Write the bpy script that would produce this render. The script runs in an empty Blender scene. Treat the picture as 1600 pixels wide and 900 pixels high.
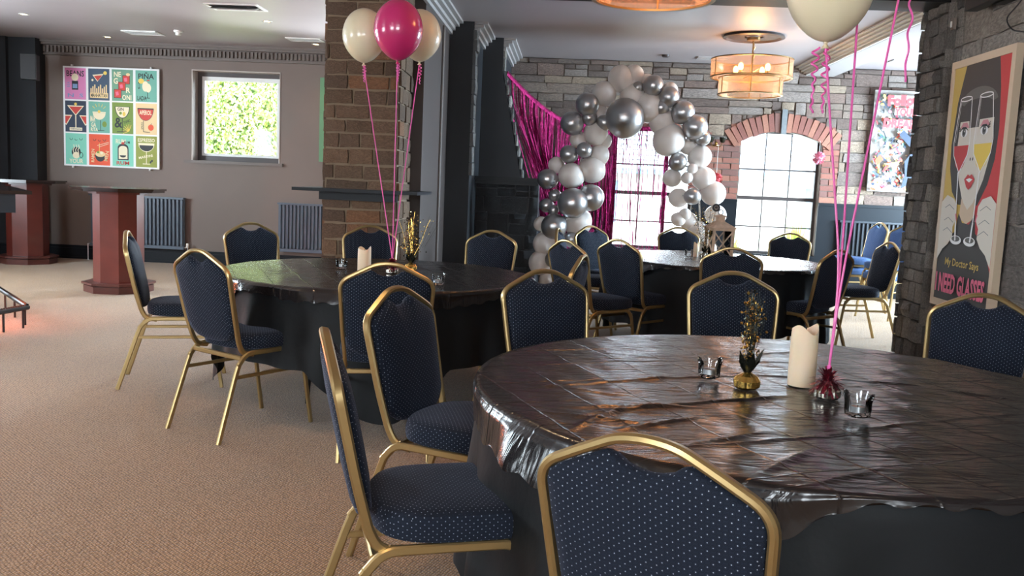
import bpy, bmesh, math, random
from mathutils import Vector, Matrix, Euler
R = math.radians
S = bpy.context.scene
COL = S.collection
rnd = random.Random(7)

# ------------------------------------------------------------------ camera, world, light, exposure
CAM_F, CAM_P, CAM_R, CAM_H, YAW = 1400.0, .1157, .0433, 1.313, .057
def make_camera():
    cd = bpy.data.cameras.new('camera'); cd.sensor_width = 36; cd.lens = CAM_F/1600*36
    cd.clip_start = .05; cd.clip_end = 200
    o = bpy.data.objects.new('camera', cd); COL.objects.link(o)
    f = Vector((0, math.cos(CAM_P), -math.sin(CAM_P))); u = Vector((0, math.sin(CAM_P), math.cos(CAM_P))); x = Vector((1, 0, 0))
    c, s = math.cos(CAM_R), math.sin(CAM_R)
    x2 = x*c+u*s; u2 = -x*s+u*c
    m = Matrix((x2, u2, -f)).transposed().to_4x4()
    o.matrix_world = Matrix.Translation((0, 0, CAM_H)) @ Matrix.Rotation(YAW, 4, 'Z') @ m
    S.camera = o
make_camera()
S.view_settings.view_transform = 'Standard'; S.view_settings.look = 'None'
S.view_settings.gamma = 1; S.view_settings.use_curve_mapping = False
S.view_settings.exposure = 0.35
W = bpy.data.worlds.new('sky'); S.world = W; W.use_nodes = True
W.node_tree.nodes['Background'].inputs[0].default_value = (.80, .91, 1, 1)
W.node_tree.nodes['Background'].inputs[1].default_value = 17.0
def area(name, loc, rot, sx, sy, e, col):
    l = bpy.data.lights.new(name, 'AREA'); l.shape = 'RECTANGLE'; l.size = sx; l.size_y = sy; l.energy = e; l.color = col
    o = bpy.data.objects.new(name, l); COL.objects.link(o); o.location = loc; o.rotation_euler = rot; return o
CEIL = 3.0
# daylight standing in the windows that the photograph does not show (left wall); rear, back and side lights are added fill
area('daylight_left_window', (-7.9, 8.2, 1.7), (0, R(-90), 0), 1.5, 2.2, 150, (.78, .91, 1))
area('daylight_left_window', (-7.9, 1.2, 1.7), (0, R(-90), 0), 1.5, 2.2, 28, (.88, .95, 1))
area('added_rear_window_light', (-4.2, -3.9, 1.8), (R(90), 0, 0), 2.4, 1.6, 55, (1, .93, .84))  # added fill from the unseen wall behind the camera
area('added_rear_window_light', (.4, -3.9, 1.8), (R(90), 0, 0), 2.2, 1.6, 30, (1, .9, .78))
area('added_back_window_light', (-2.03, 12.45, 1.7), (R(-90), 0, 0), .9, 1.5, 430, (.82, .93, 1))  # added light for the made-up window hidden by the pillar
area('added_side_window_light', (5.93, 10.2, 1.55), (0, R(90), 0), 1.4, 2.2, 640, (.60, .82, 1))  # added fill, cools and brightens the right-hand floor
# daylight falling in through the three windows in view (portals guide the sky light)
for n, x, w, z, h, e in (('a', -4.6, 1.2, 2.06, 1.2, 0), ('b', 2.81, 1.06, 1.33, 1.6, 0), ('c', 1.15, 1.06, 1.33, 1.6, 0)):
    o = area('window_portal', (x, 12.62, z), (R(-90), 0, 0), w, h, 1, (1, 1, 1)); o.data.cycles.is_portal = True
S.cycles.use_light_tree = True
S.cycles.max_bounces = 7; S.cycles.diffuse_bounces = 4; S.cycles.glossy_bounces = 4; S.cycles.transmission_bounces = 6
S.cycles.transparent_max_bounces = 24; S.cycles.sample_clamp_indirect = 6; S.cycles.caustics_reflective = False; S.cycles.caustics_refractive = False
S.cycles.use_denoising = True

# ------------------------------------------------------------------ materials
def srgb(r, g, b):
    f = lambda c: (c/255/12.92) if c <= 10 else ((c/255+.055)/1.055)**2.4
    return (f(r), f(g), f(b), 1)
MATS = {}
def mat(name, col, rough=.6, metal=0., **kw):
    if name in MATS: return MATS[name]
    m = bpy.data.materials.new(name); m.use_nodes = True; MATS[name] = m
    nt = m.node_tree; b = nt.nodes['Principled BSDF']
    b.inputs['Base Color'].default_value = col; b.inputs['Roughness'].default_value = rough; b.inputs['Metallic'].default_value = metal
    for k, v in kw.items():
        if k in ('noise', 'bump', 'vary', 'emit'): continue
        b.inputs[k.replace('_', ' ')].default_value = v
    N = nt.nodes; L = nt.links
    tc = N.new('ShaderNodeTexCoord')
    if 'emit' in kw:
        b.inputs['Emission Color'].default_value = kw['emit'][0]; b.inputs['Emission Strength'].default_value = kw['emit'][1]
    if 'noise' in kw:   # (scale, amount)
        n = N.new('ShaderNodeTexNoise'); n.inputs['Scale'].default_value = kw['noise'][0]; n.inputs['Detail'].default_value = 5
        L.new(tc.outputs['Object'], n.inputs['Vector'])
        mp = N.new('ShaderNodeMapRange'); mp.inputs[1].default_value = .3; mp.inputs[2].default_value = .7
        a = kw['noise'][1]; mp.inputs[3].default_value = 1-a; mp.inputs[4].default_value = 1+a
        L.new(n.outputs[0], mp.inputs[0])
        mx = N.new('ShaderNodeVectorMath'); mx.operation = 'SCALE'; mx.inputs[0].default_value = col[:3]
        L.new(mp.outputs[0], mx.inputs['Scale']); out = mx.outputs[0]
        if 'vary' in kw:
            oi = N.new('ShaderNodeObjectInfo'); cr = N.new('ShaderNodeValToRGB'); cols = kw['vary']
            cr.color_ramp.interpolation = 'CONSTANT'
            while len(cr.color_ramp.elements) < len(cols): cr.color_ramp.elements.new(.5)
            for i, c in enumerate(cols): cr.color_ramp.elements[i].position = i/len(cols); cr.color_ramp.elements[i].color = c
            L.new(oi.outputs['Random'], cr.inputs[0]); L.new(cr.outputs[0], mx.inputs[0])
        L.new(out, b.inputs['Base Color'])
    if 'bump' in kw:    # (scale, strength, distance)
        n = N.new('ShaderNodeTexNoise'); n.inputs['Scale'].default_value = kw['bump'][0]; n.inputs['Detail'].default_value = 6
        L.new(tc.outputs['Object'], n.inputs['Vector'])
        bp = N.new('ShaderNodeBump'); bp.inputs['Strength'].default_value = kw['bump'][1]; bp.inputs['Distance'].default_value = kw['bump'][2]
        L.new(n.outputs[0], bp.inputs['Height']); L.new(bp.outputs[0], b.inputs['Normal'])
    return m
def math_node(nt, op, a=None, b=None):
    n = nt.nodes.new('ShaderNodeMath'); n.operation = op
    for i, v in enumerate((a, b)):
        if v is None: continue
        if isinstance(v, (int, float)): n.inputs[i].default_value = v
        else: nt.links.new(v, n.inputs[i])
    return n.outputs[0]
def fabric(name, col, dot):
    m = mat(name, col, .85, Sheen_Weight=.12, Specular_IOR_Level=.15); nt = m.node_tree; L = nt.links; b = nt.nodes['Principled BSDF']
    b.inputs['Sheen Roughness'].default_value = .4; b.inputs['Sheen Tint'].default_value = (.6, .7, 1, 1)
    uv = nt.nodes.new('ShaderNodeUVMap'); sp = nt.nodes.new('ShaderNodeSeparateXYZ'); L.new(uv.outputs[0], sp.inputs[0])
    def lattice(off, px=.0200, py=.0150):
        u = math_node(nt, 'ADD', math_node(nt, 'DIVIDE', sp.outputs[0], px), off+50.0); v = math_node(nt, 'ADD', math_node(nt, 'DIVIDE', sp.outputs[1], py), off+50.0)
        fu = math_node(nt, 'MULTIPLY', math_node(nt, 'SUBTRACT', math_node(nt, 'FRACT', u), .5), px)
        fv = math_node(nt, 'MULTIPLY', math_node(nt, 'SUBTRACT', math_node(nt, 'FRACT', v), .5), py)
        return math_node(nt, 'SQRT', math_node(nt, 'ADD', math_node(nt, 'MULTIPLY', fu, fu), math_node(nt, 'MULTIPLY', fv, fv)))
    d = math_node(nt, 'MINIMUM', lattice(0.), lattice(.5))
    mask = math_node(nt, 'LESS_THAN', d, .00112)
    ring = math_node(nt, 'MULTIPLY', math_node(nt, 'LESS_THAN', d, .0056), math_node(nt, 'GREATER_THAN', d, .0045))
    mx = nt.nodes.new('ShaderNodeMix'); mx.data_type = 'RGBA'
    mx.inputs[6].default_value = col; mx.inputs[7].default_value = tuple(c*.6 for c in col[:3])+(1,); L.new(ring, mx.inputs[0])
    m2 = nt.nodes.new('ShaderNodeMix'); m2.data_type = 'RGBA'; m2.inputs[7].default_value = dot
    L.new(mx.outputs[2], m2.inputs[6]); L.new(mask, m2.inputs[0]); L.new(m2.outputs[2], b.inputs['Base Color'])
    bp = nt.nodes.new('ShaderNodeBump'); bp.inputs['Strength'].default_value = .35; bp.inputs['Distance'].default_value = .002
    n = nt.nodes.new('ShaderNodeTexNoise'); n.inputs['Scale'].default_value = 500; L.new(uv.outputs[0], n.inputs['Vector'])
    h = math_node(nt, 'ADD', math_node(nt, 'MULTIPLY', ring, -.6), n.outputs[0]); L.new(h, bp.inputs['Height']); L.new(bp.outputs[0], b.inputs['Normal'])
    return m
def carpet_mat():
    m = mat('carpet', srgb(170, 142, 112), .95); nt = m.node_tree; L = nt.links; b = nt.nodes['Principled BSDF']
    b.inputs['Sheen Weight'].default_value = .3; b.inputs['Sheen Roughness'].default_value = .35; b.inputs['Sheen Tint'].default_value = (.9, .95, 1, 1)
    tc = nt.nodes.new('ShaderNodeTexCoord'); mp = nt.nodes.new('ShaderNodeMapping'); L.new(tc.outputs['Object'], mp.inputs[0])
    mp.inputs['Rotation'].default_value = (0, 0, R(28)); mp.inputs['Scale'].default_value = (105, 62, 1)
    v = nt.nodes.new('ShaderNodeTexVoronoi'); v.inputs['Scale'].default_value = 1; v.inputs['Randomness'].default_value = .35; L.new(mp.outputs[0], v.inputs['Vector'])
    n = nt.nodes.new('ShaderNodeTexNoise'); n.inputs['Scale'].default_value = 1.3; n.inputs['Detail'].default_value = 4; L.new(tc.outputs['Object'], n.inputs['Vector'])
    n2 = nt.nodes.new('ShaderNodeTexNoise'); n2.inputs['Scale'].default_value = 240; L.new(tc.outputs['Object'], n2.inputs['Vector'])
    cr = nt.nodes.new('ShaderNodeValToRGB'); L.new(v.outputs['Distance'], cr.inputs[0])
    cr.color_ramp.elements[0].color = srgb(190, 151, 105); cr.color_ramp.elements[1].color = srgb(98, 72, 43); cr.color_ramp.elements[1].position = .75
    k = math_node(nt, 'ADD', math_node(nt, 'MULTIPLY', n.outputs[0], .35), math_node(nt, 'MULTIPLY', n2.outputs[0], .5))
    sc = nt.nodes.new('ShaderNodeVectorMath'); sc.operation = 'SCALE'; L.new(cr.outputs[0], sc.inputs[0]); L.new(math_node(nt, 'ADD', k, .52), sc.inputs['Scale'])
    L.new(sc.outputs[0], b.inputs['Base Color'])
    bp = nt.nodes.new('ShaderNodeBump'); bp.inputs['Strength'].default_value = .9; bp.inputs['Distance'].default_value = .006; bp.invert = True
    L.new(v.outputs['Distance'], bp.inputs['Height']); L.new(bp.outputs[0], b.inputs['Normal'])
    return m
def plastic_mat():
    m = mat('black_plastic_sheet', srgb(24, 22, 24), .24); nt = m.node_tree; L = nt.links; b = nt.nodes['Principled BSDF']
    b.inputs['Specular IOR Level'].default_value = .75
    tc = nt.nodes.new('ShaderNodeTexCoord'); mp = nt.nodes.new('ShaderNodeMapping'); L.new(tc.outputs['Object'], mp.inputs[0])
    mp.inputs['Rotation'].default_value = (0, 0, R(-24)); sp = nt.nodes.new('ShaderNodeSeparateXYZ'); L.new(mp.outputs[0], sp.inputs[0])
    wob = nt.nodes.new('ShaderNodeTexNoise'); wob.inputs['Scale'].default_value = 3; L.new(tc.outputs['Object'], wob.inputs['Vector'])
    w = math_node(nt, 'MULTIPLY', math_node(nt, 'SUBTRACT', wob.outputs[0], .5), .035)
    def lines(ax, sp_):
        c = math_node(nt, 'ADD', math_node(nt, 'DIVIDE', math_node(nt, 'ADD', ax, w), sp_), 20.5)
        d = math_node(nt, 'MULTIPLY', math_node(nt, 'ABSOLUTE', math_node(nt, 'SUBTRACT', math_node(nt, 'FRACT', c), .5)), sp_)
        return math_node(nt, 'MAXIMUM', math_node(nt, 'SUBTRACT', 1., math_node(nt, 'DIVIDE', d, .0045)), 0.)
    g = math_node(nt, 'MAXIMUM', lines(sp.outputs[0], .17), lines(sp.outputs[1], .225))
    m2 = nt.nodes.new('ShaderNodeMapping'); L.new(tc.outputs['Object'], m2.inputs[0]); m2.inputs['Rotation'].default_value = (0, 0, R(-20)); m2.inputs['Scale'].default_value = (7, 30, 6)
    n = nt.nodes.new('ShaderNodeTexNoise'); n.inputs['Scale'].default_value = 1; n.inputs['Detail'].default_value = 3; n.inputs['Distortion'].default_value = 1.2; L.new(m2.outputs[0], n.inputs['Vector'])
    h = math_node(nt, 'ADD', math_node(nt, 'MULTIPLY', g, .22), math_node(nt, 'MULTIPLY', n.outputs[0], .75))
    bp = nt.nodes.new('ShaderNodeBump'); bp.inputs['Strength'].default_value = .75; bp.inputs['Distance'].default_value = .008
    L.new(h, bp.inputs['Height']); L.new(bp.outputs[0], b.inputs['Normal'])
    return m
def mixmat(name, build):
    m = bpy.data.materials.new(name); m.use_nodes = True; MATS[name] = m
    nt = m.node_tree; nt.nodes.clear(); out = nt.nodes.new('ShaderNodeOutputMaterial'); nt.links.new(build(nt), out.inputs[0]); return m
def sh(nt, kind, col=None, rough=None):
    n = nt.nodes.new(kind)
    if col is not None: n.inputs['Color'].default_value = col
    if rough is not None and 'Roughness' in n.inputs: n.inputs['Roughness'].default_value = rough
    return n.outputs[0]
def mx(nt, f, a, b):
    n = nt.nodes.new('ShaderNodeMixShader')
    if isinstance(f, float): n.inputs[0].default_value = f
    else: nt.links.new(f, n.inputs[0])
    nt.links.new(a, n.inputs[1]); nt.links.new(b, n.inputs[2]); return n.outputs[0]
def fresnel(nt, ior):
    n = nt.nodes.new('ShaderNodeFresnel'); n.inputs[0].default_value = ior; return n.outputs[0]

M_gold = mat('antique_gold_metal', srgb(176, 152, 106), .34, .85, bump=(60, .06, .002))
M_navy = fabric('navy_dotted_fabric', srgb(24, 31, 44), srgb(150, 158, 170))
M_carpet = carpet_mat()
M_plastic = plastic_mat()
M_cloth = mat('black_cloth', srgb(17, 20, 23), .6, Specular_IOR_Level=.22, bump=(9, .25, .02))
M_taupe = mat('taupe_wall_paint', srgb(112, 98, 90), .6, noise=(1.5, .05), bump=(140, .08, .002))
M_brown = mat('dark_brown_wall_paint', srgb(66, 56, 52), .6, noise=(2, .06))
M_black = mat('black_wall_paint', srgb(42, 44, 48), .55, Specular_IOR_Level=.3, noise=(3, .12), bump=(90, .1, .003))
M_blackstone = mat('black_painted_stone', srgb(44, 46, 50), .5, noise=(12, .25), bump=(28, .7, .02))
M_trim = mat('black_gloss_trim', srgb(22, 26, 31), .45, Specular_IOR_Level=.2)
M_ceil = mat('ceiling_paint', srgb(164, 154, 154), .4, noise=(.8, .05), bump=(3, .12, .02))
M_crown = mat('grey_crown_paint', srgb(165, 160, 158), .45)
M_taupecrown = mat('taupe_crown_paint', srgb(104, 94, 88), .5)
M_beam = mat('black_beam_paint', srgb(22, 20, 22), .5, Specular_IOR_Level=.2)
M_mortar = mat('mortar', srgb(120, 108, 98), .95, bump=(60, .4, .005))
M_mortar2 = mat('brown_mortar', srgb(134, 116, 96), .95, bump=(60, .4, .005))
M_mortar3 = mat('grey_mortar', srgb(132, 124, 116), .95, bump=(60, .4, .005))
STV = [srgb(136, 120, 108), srgb(118, 104, 96), srgb(152, 134, 116), srgb(126, 106, 96), srgb(142, 130, 122), srgb(108, 92, 84)]
M_stone = mat('weathered_stone', STV[0], .85, noise=(11, .35), bump=(24, .9, .02), vary=STV)
STB = [srgb(110, 88, 70), srgb(100, 80, 63), srgb(118, 94, 74), srgb(130, 94, 68), srgb(104, 84, 68), srgb(94, 76, 62)]
M_stoneb = mat('brown_stone', STB[0], .85, noise=(10, .28), bump=(22, .7, .02), vary=STB)
STG = [srgb(138, 133, 127), srgb(120, 116, 111), srgb(154, 148, 140), srgb(106, 102, 98), srgb(146, 138, 128)]
M_stoneg = mat('grey_stone', STG[0], .8, noise=(9, .32), bump=(20, .9, .025), vary=STG)
BRV = [srgb(142, 92, 78), srgb(128, 82, 72), srgb(152, 104, 86), srgb(120, 86, 78)]
M_brick = mat('red_brick', BRV[0], .85, noise=(16, .2), bump=(50, .5, .006), vary=BRV)
M_brickplain = mat('old_red_brick', srgb(134, 90, 78), .85, noise=(30, .3))
M_keystone = mat('grey_keystone', srgb(120, 124, 126), .8, noise=(10, .2))
M_mahog = mat('mahogany', srgb(92, 38, 30), .38, noise=(5, .18), Coat_Weight=.25)
M_mahogd = mat('dark_mahogany', srgb(84, 40, 34), .4, noise=(5, .15), Coat_Weight=.2)
M_topgloss = mat('dark_gloss_tabletop', srgb(46, 34, 30), .12)
M_rad = mat('slate_blue_radiator_enamel', srgb(78, 92, 106), .4)
M_raddk = mat('black_radiator_enamel', srgb(34, 40, 48), .45)
M_white = mat('white_paint', srgb(226, 226, 222), .5)
M_reveal = mat('lit_reveal_tone', srgb(188, 178, 170), .5)  # reveal made paler than the wall, window light put into its colour
M_frame = mat('dark_window_frame', srgb(64, 56, 54), .4)
M_whiteframe = mat('white_upvc', srgb(228, 230, 228), .4)
M_steelblk = mat('black_steel', srgb(30, 30, 32), .4, .4)
M_chrome = mat('chrome_balloon_foil', srgb(186, 186, 188), .32, .9)
M_bwhite = mat('white_balloon_latex', srgb(238, 230, 224), .32, Subsurface_Weight=.25, Subsurface_Radius=(.05, .05, .05), Coat_Weight=.3)
M_bcream = mat('cream_balloon_latex', srgb(222, 208, 176), .3, Subsurface_Weight=.2, Subsurface_Radius=(.05, .04, .03), Coat_Weight=.4)
M_bpink = mat('magenta_balloon_latex', srgb(196, 44, 104), .25, Coat_Weight=.6)
M_ribbon = mat('pink_ribbon', srgb(226, 92, 168), .35, Coat_Weight=.3)
M_foilpink = mat('pink_foil', srgb(138, 22, 80), .3, .8, noise=(30, .5), bump=(45, .9, .02))
M_rosegold = mat('rose_foil', srgb(176, 84, 104), .22, .9)
M_goldfoil = mat('gold_foil', srgb(214, 176, 96), .2, .95)
M_darkfoil = mat('dark_foil', srgb(60, 62, 54), .25, .8)
M_silverfoil = mat('silver_foil', srgb(205, 198, 186), .18, .95)
M_wax = mat('ivory_wax', srgb(232, 208, 176), .5, Subsurface_Weight=.5, Subsurface_Radius=(.03, .02, .012))
M_wick = mat('dark_wick', srgb(40, 32, 28), .8)
M_tea = mat('tealight_wax', srgb(226, 190, 176), .5)
M_alu = mat('aluminium_cup', srgb(190, 190, 192), .3, .9)
M_brass = mat('aged_brass', srgb(150, 120, 78), .35, .9)
M_lantern = mat('weathered_pale_wood', srgb(206, 178, 154), .7, noise=(20, .2))
M_plasticblk = mat('black_moulded_plastic', srgb(32, 32, 34), .5)
M_bulb = mat('lit_filament_bulb', (1, .55, .18, 1), .4, emit=((1, .46, .10, 1), 22))
M_spotglow = mat('lit_downlight', (1, .9, .6, 1), .4, emit=((1, .78, .40, 1), 6))
M_leaf = mat('hedge_leaf', srgb(142, 172, 96), .6)
M_leafy = mat('yellow_leaf', srgb(206, 202, 118), .6)
M_leafw = mat('pale_leaf', srgb(214, 222, 190), .6)
M_leafd = mat('dark_green_leaf', srgb(120, 160, 96), .6)
M_lawn = mat('pale_paving', srgb(150, 150, 142), .9, noise=(2, .1))
M_roof = mat('grey_slate_roof', srgb(112, 118, 124), .7)
M_render = mat('pale_render', srgb(190, 190, 184), .9)
M_gutter = mat('blue_grey_gutter', srgb(96, 124, 140), .6)
M_glassclear = mixmat('window_glass', lambda nt: mx(nt, fresnel(nt, 1.3), sh(nt, 'ShaderNodeBsdfTransparent', (1, 1, 1, 1)), sh(nt, 'ShaderNodeBsdfGlossy', (1, 1, 1, 1), .02)))
M_cupglass = mixmat('clear_cast_glass', lambda nt: mx(nt, fresnel(nt, 1.45), sh(nt, 'ShaderNodeBsdfTransparent', (.96, .97, .97, 1)), sh(nt, 'ShaderNodeBsdfGlossy', (1, 1, 1, 1), .04)))
M_amber = mixmat('amber_ribbed_glass', lambda nt: mx(nt, .68, mx(nt, .5, sh(nt, 'ShaderNodeBsdfTranslucent', (1, .62, .40, 1)), sh(nt, 'ShaderNodeBsdfDiffuse', (.7, .42, .28, 1))), mx(nt, fresnel(nt, 1.4), sh(nt, 'ShaderNodeBsdfTransparent', (1, .86, .7, 1)), sh(nt, 'ShaderNodeBsdfGlossy', (1, .9, .8, 1), .15))))
def flat(name, *c): return mat('print_'+name, srgb(*c), .6)

# ------------------------------------------------------------------ mesh builder
class MB:
    def __init__(s): s.v = []; s.f = []; s.m = []; s.mats = []; s.cur = 0; s.uv = None
    def use(s, m):
        if m not in s.mats: s.mats.append(m)
        s.cur = s.mats.index(m); return s
    def add(s, vs, fs):
        b = len(s.v); s.v += [tuple(p) for p in vs]; s.f += [tuple(b+i for i in f) for f in fs]; s.m += [s.cur]*len(fs); return s
    def box(s, c, d, rot=None, T=None):
        x, y, z = d[0]/2, d[1]/2, d[2]/2
        vs = [Vector((a*x, b*y, e*z)) for a in (-1, 1) for b in (-1, 1) for e in (-1, 1)]
        if rot: vs = [Euler(rot).to_matrix() @ p for p in vs]
        vs = [p+Vector(c) for p in vs]
        if T: vs = [T @ p for p in vs]
        return s.add(vs, [(0, 1, 3, 2), (4, 6, 7, 5), (0, 4, 5, 1), (2, 3, 7, 6), (0, 2, 6, 4), (1, 5, 7, 3)])
    def bb(s, x0, x1, y0, y1, z0, z1): return s.box(((x0+x1)/2, (y0+y1)/2, (z0+z1)/2), (abs(x1-x0), abs(y1-y0), abs(z1-z0)))
    def lathe(s, prof, n=24, c=(0, 0, 0), rot=0, fn=None, cap=True):
        c = Vector(c); vs = []
        for (r, z) in prof:
            for i in range(n):
                a = rot+2*math.pi*i/n; rr = r*(fn(a, z) if fn else 1)
                vs.append(c+Vector((rr*math.cos(a), rr*math.sin(a), z)))
        fs = [(j*n+i, j*n+(i+1) % n, (j+1)*n+(i+1) % n, (j+1)*n+i) for j in range(len(prof)-1) for i in range(n)]
        if cap: fs += [tuple(range(n-1, -1, -1)), tuple((len(prof)-1)*n+i for i in range(n))]
        return s.add(vs, fs)
    def tube(s, path, r, n=8, closed=False, flat_=None, cap=True):
        P = [Vector(p) for p in path]; k = len(P); vs = []; up = None
        for i in range(k):
            t = (P[(i+1) % k]-P[i-1]) if closed else (P[min(i+1, k-1)]-P[max(i-1, 0)])
            t.normalize()
            if up is None: up = Vector((0, 0, 1)) if abs(t.z) < .9 else Vector((1, 0, 0))
            a = t.cross(up).normalized(); up = a.cross(t).normalized()
            rr = r[i] if isinstance(r, (list, tuple)) else r
            for j in range(n):
                q = 2*math.pi*j/n; vs.append(P[i]+a*(rr*math.cos(q)*(flat_ or 1))+up*(rr*math.sin(q)))
        m = k if closed else k-1
        fs = [(i*n+j, i*n+(j+1) % n, ((i+1) % k)*n+(j+1) % n, ((i+1) % k)*n+j) for i in range(m) for j in range(n)]
        if not closed and cap: fs += [tuple(range(n-1, -1, -1)), tuple((k-1)*n+j for j in range(n))]
        return s.add(vs, fs)
    def bar(s, path, ref, wa, wb, closed=False, ch=.25):
        """rectangular bar with chamfered corners; wa along ref, wb across"""
        P = [Vector(p) for p in path]; k = len(P); ref = Vector(ref).normalized(); vs = []
        a2, b2, c = wa/2, wb/2, ch*min(wa, wb)
        sec = [(a2-c, b2), (a2, b2-c), (a2, -b2+c), (a2-c, -b2), (-a2+c, -b2), (-a2, -b2+c), (-a2, b2-c), (-a2+c, b2)]
        for i in range(k):
            t = (P[(i+1) % k]-P[i-1]) if closed else (P[min(i+1, k-1)]-P[max(i-1, 0)])
            t.normalize(); b = ref.cross(t).normalized(); a = t.cross(b).normalized()
            for (x, y) in sec: vs.append(P[i]+a*x+b*y)
        n = 8; m = k if closed else k-1
        fs = [(i*n+j, ((i+1) % k)*n+j, ((i+1) % k)*n+(j+1) % n, i*n+(j+1) % n) for i in range(m) for j in range(n)]
        if not closed: fs += [tuple(range(n)), tuple((k-1)*n+j for j in range(n-1, -1, -1))]
        return s.add(vs, fs)
    def prism(s, poly, z0, z1, T=None):
        n = len(poly); vs = [Vector((p[0], p[1], z)) for z in (z0, z1) for p in poly]
        if T: vs = [T @ p for p in vs]
        return s.add(vs, [tuple(range(n-1, -1, -1)), tuple(range(n, 2*n))]+[(i, (i+1) % n, n+(i+1) % n, n+i) for i in range(n)])
    def ball(s, c, r, nu=20, nv=14, sz=1, taper=0.):
        prof = []
        for i in range(nv+1):
            t = math.pi*i/nv; z = -math.cos(t); rr = math.sin(t)*(1-taper*max(0, -z)**1.5*.6)
            prof.append((max(rr*r, 1e-4), z*r*sz))
        return s.lathe(prof, nu, c, cap=False)
    def build(s, name, m=None, parent=None, smooth=38, kind=None, uv=False, loc=None, rotz=None):
        me = bpy.data.meshes.new(name); me.from_pydata(s.v, [], s.f)
        for mm in (s.mats or [m]): me.materials.append(mm)
        if s.mats: me.polygons.foreach_set('material_index', s.m)
        bm = bmesh.new(); bm.from_mesh(me); bmesh.ops.recalc_face_normals(bm, faces=bm.faces); bm.to_mesh(me); bm.free()
        if uv:
            ul = me.uv_layers.new(name='UVMap')
            for p in me.polygons:
                nx, ny, nz = (abs(c) for c in p.normal)
                for li in p.loop_indices:
                    co = me.vertices[me.loops[li].vertex_index].co
                    ul.data[li].uv = (co.x, co.y) if nz > max(nx, ny) else ((co.x, co.z) if ny >= nx else (co.y, co.z))
        if smooth:
            me.shade_smooth(); me.set_sharp_from_angle(angle=R(smooth))
        o = bpy.data.objects.new(name, me); COL.objects.link(o)
        if parent is not None: o.parent = parent
        if kind: o['kind'] = kind
        if loc is not None: o.location = loc
        if rotz is not None: o.rotation_euler = (0, 0, rotz)
        return o
def tag(o, label, cat, group=None):
    o['label'] = label; o['category'] = cat
    if group: o['group'] = group
    return o
def thing(name, label, cat, loc=(0, 0, 0), rz=0, group=None):
    o = bpy.data.objects.new(name, None); COL.objects.link(o); o.empty_display_size = .1
    o.location = loc; o.rotation_euler = (0, 0, rz); return tag(o, label, cat, group)
def dup(root, loc, rz, label, group=None):
    r = root.copy(); COL.objects.link(r); r.location = loc; r.rotation_euler = (r.rotation_euler.x, r.rotation_euler.y, rz); r['label'] = label
    if group: r['group'] = group
    for ch in list(root.children):
        c = ch.copy(); COL.objects.link(c); c.parent = r
        for g in ch.children:
            d = g.copy(); COL.objects.link(d); d.parent = c
    return r
def struct(mb, name, m=None, parent=None, **k): return mb.build(name, m, parent, kind='structure' if parent is None else None, **k)
def arc(c, r, a0, a1, n, plane='yz', x=0.):
    out = []
    for i in range(n+1):
        a = R(a0+(a1-a0)*i/n); u, v = c[0]+r*math.cos(a), c[1]+r*math.sin(a)
        out.append((x, u, v) if plane == 'yz' else (u, x, v))
    return out
def fillet(pts, r, n=5):
    out = [Vector(pts[0])]
    for i in range(1, len(pts)-1):
        p = Vector(pts[i]); a = Vector(pts[i-1])-p; b = Vector(pts[i+1])-p
        ri = r[i] if isinstance(r, (list, tuple)) else r
        d = min(ri, a.length*.48, b.length*.48); pa = p+a.normalized()*d; pb = p+b.normalized()*d
        for k in range(n+1):
            t = k/n; out.append(pa*(1-t)**2+p*2*t*(1-t)+pb*t*t)
    out.append(Vector(pts[-1])); return out

# ------------------------------------------------------------------ stonework
def stone_units(n, rough, seed, cols=3, rows=2):
    """unit blocks (x -.5..+.5, y 0 back .. -1 front, z -.5..+.5) shared by many pieces"""
    rr = random.Random(seed); out = []
    for k in range(n):
        v = []; f = []; nx, nz = cols+1, rows+1
        for j in range(nz):
            for i in range(nx):
                x = -.5+i/cols; z = -.5+j/rows
                edge = (i in (0, cols)) or (j in (0, rows))
                jx = rr.uniform(-.022, .022); jz = rr.uniform(-.045, .045)
                if i in (0, cols): x += jx
                else: x += jx*2
                if j in (0, rows): z += jz
                y = -(.74 if edge else 1.0)+rr.uniform(-rough, rough)
                v.append((x, y, z))
        b = len(v); ring = [i for i in range(nx)]+[j*nx+nx-1 for j in range(1, nz)]+[(nz-1)*nx+i for i in range(nx-2, -1, -1)]+[j*nx for j in range(nz-2, 0, -1)]
        for i in ring: p = v[i]; v.append((p[0], 0, p[2]))
        for j in range(rows):
            for i in range(cols): a = j*nx+i; f.append((a, a+1, a+nx+1, a+nx))
        m = len(ring)
        for i in range(m): f.append((ring[i], b+i, b+(i+1) % m, ring[(i+1) % m]))
        me = bpy.data.meshes.new('stone_block'); me.from_pydata(v, [], f)
        bm = bmesh.new(); bm.from_mesh(me); bmesh.ops.recalc_face_normals(bm, faces=bm.faces); bm.to_mesh(me); bm.free()
        me.shade_smooth(); me.set_sharp_from_angle(angle=R(50)); out.append(me)
    return out
def with_mat(units, m):
    o = []
    for u in units:
        c = u.copy(); c.materials.append(m); o.append(c)
    return o
U_ROUGH = stone_units(9, .16, 3); U_FLAT = stone_units(9, .09, 4); U_BRICK = stone_units(4, .05, 5, 1, 1)
def overl(a, b): return a[0] < b[1] and b[0] < a[1] and a[2] < b[3] and b[2] < a[3]
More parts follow.
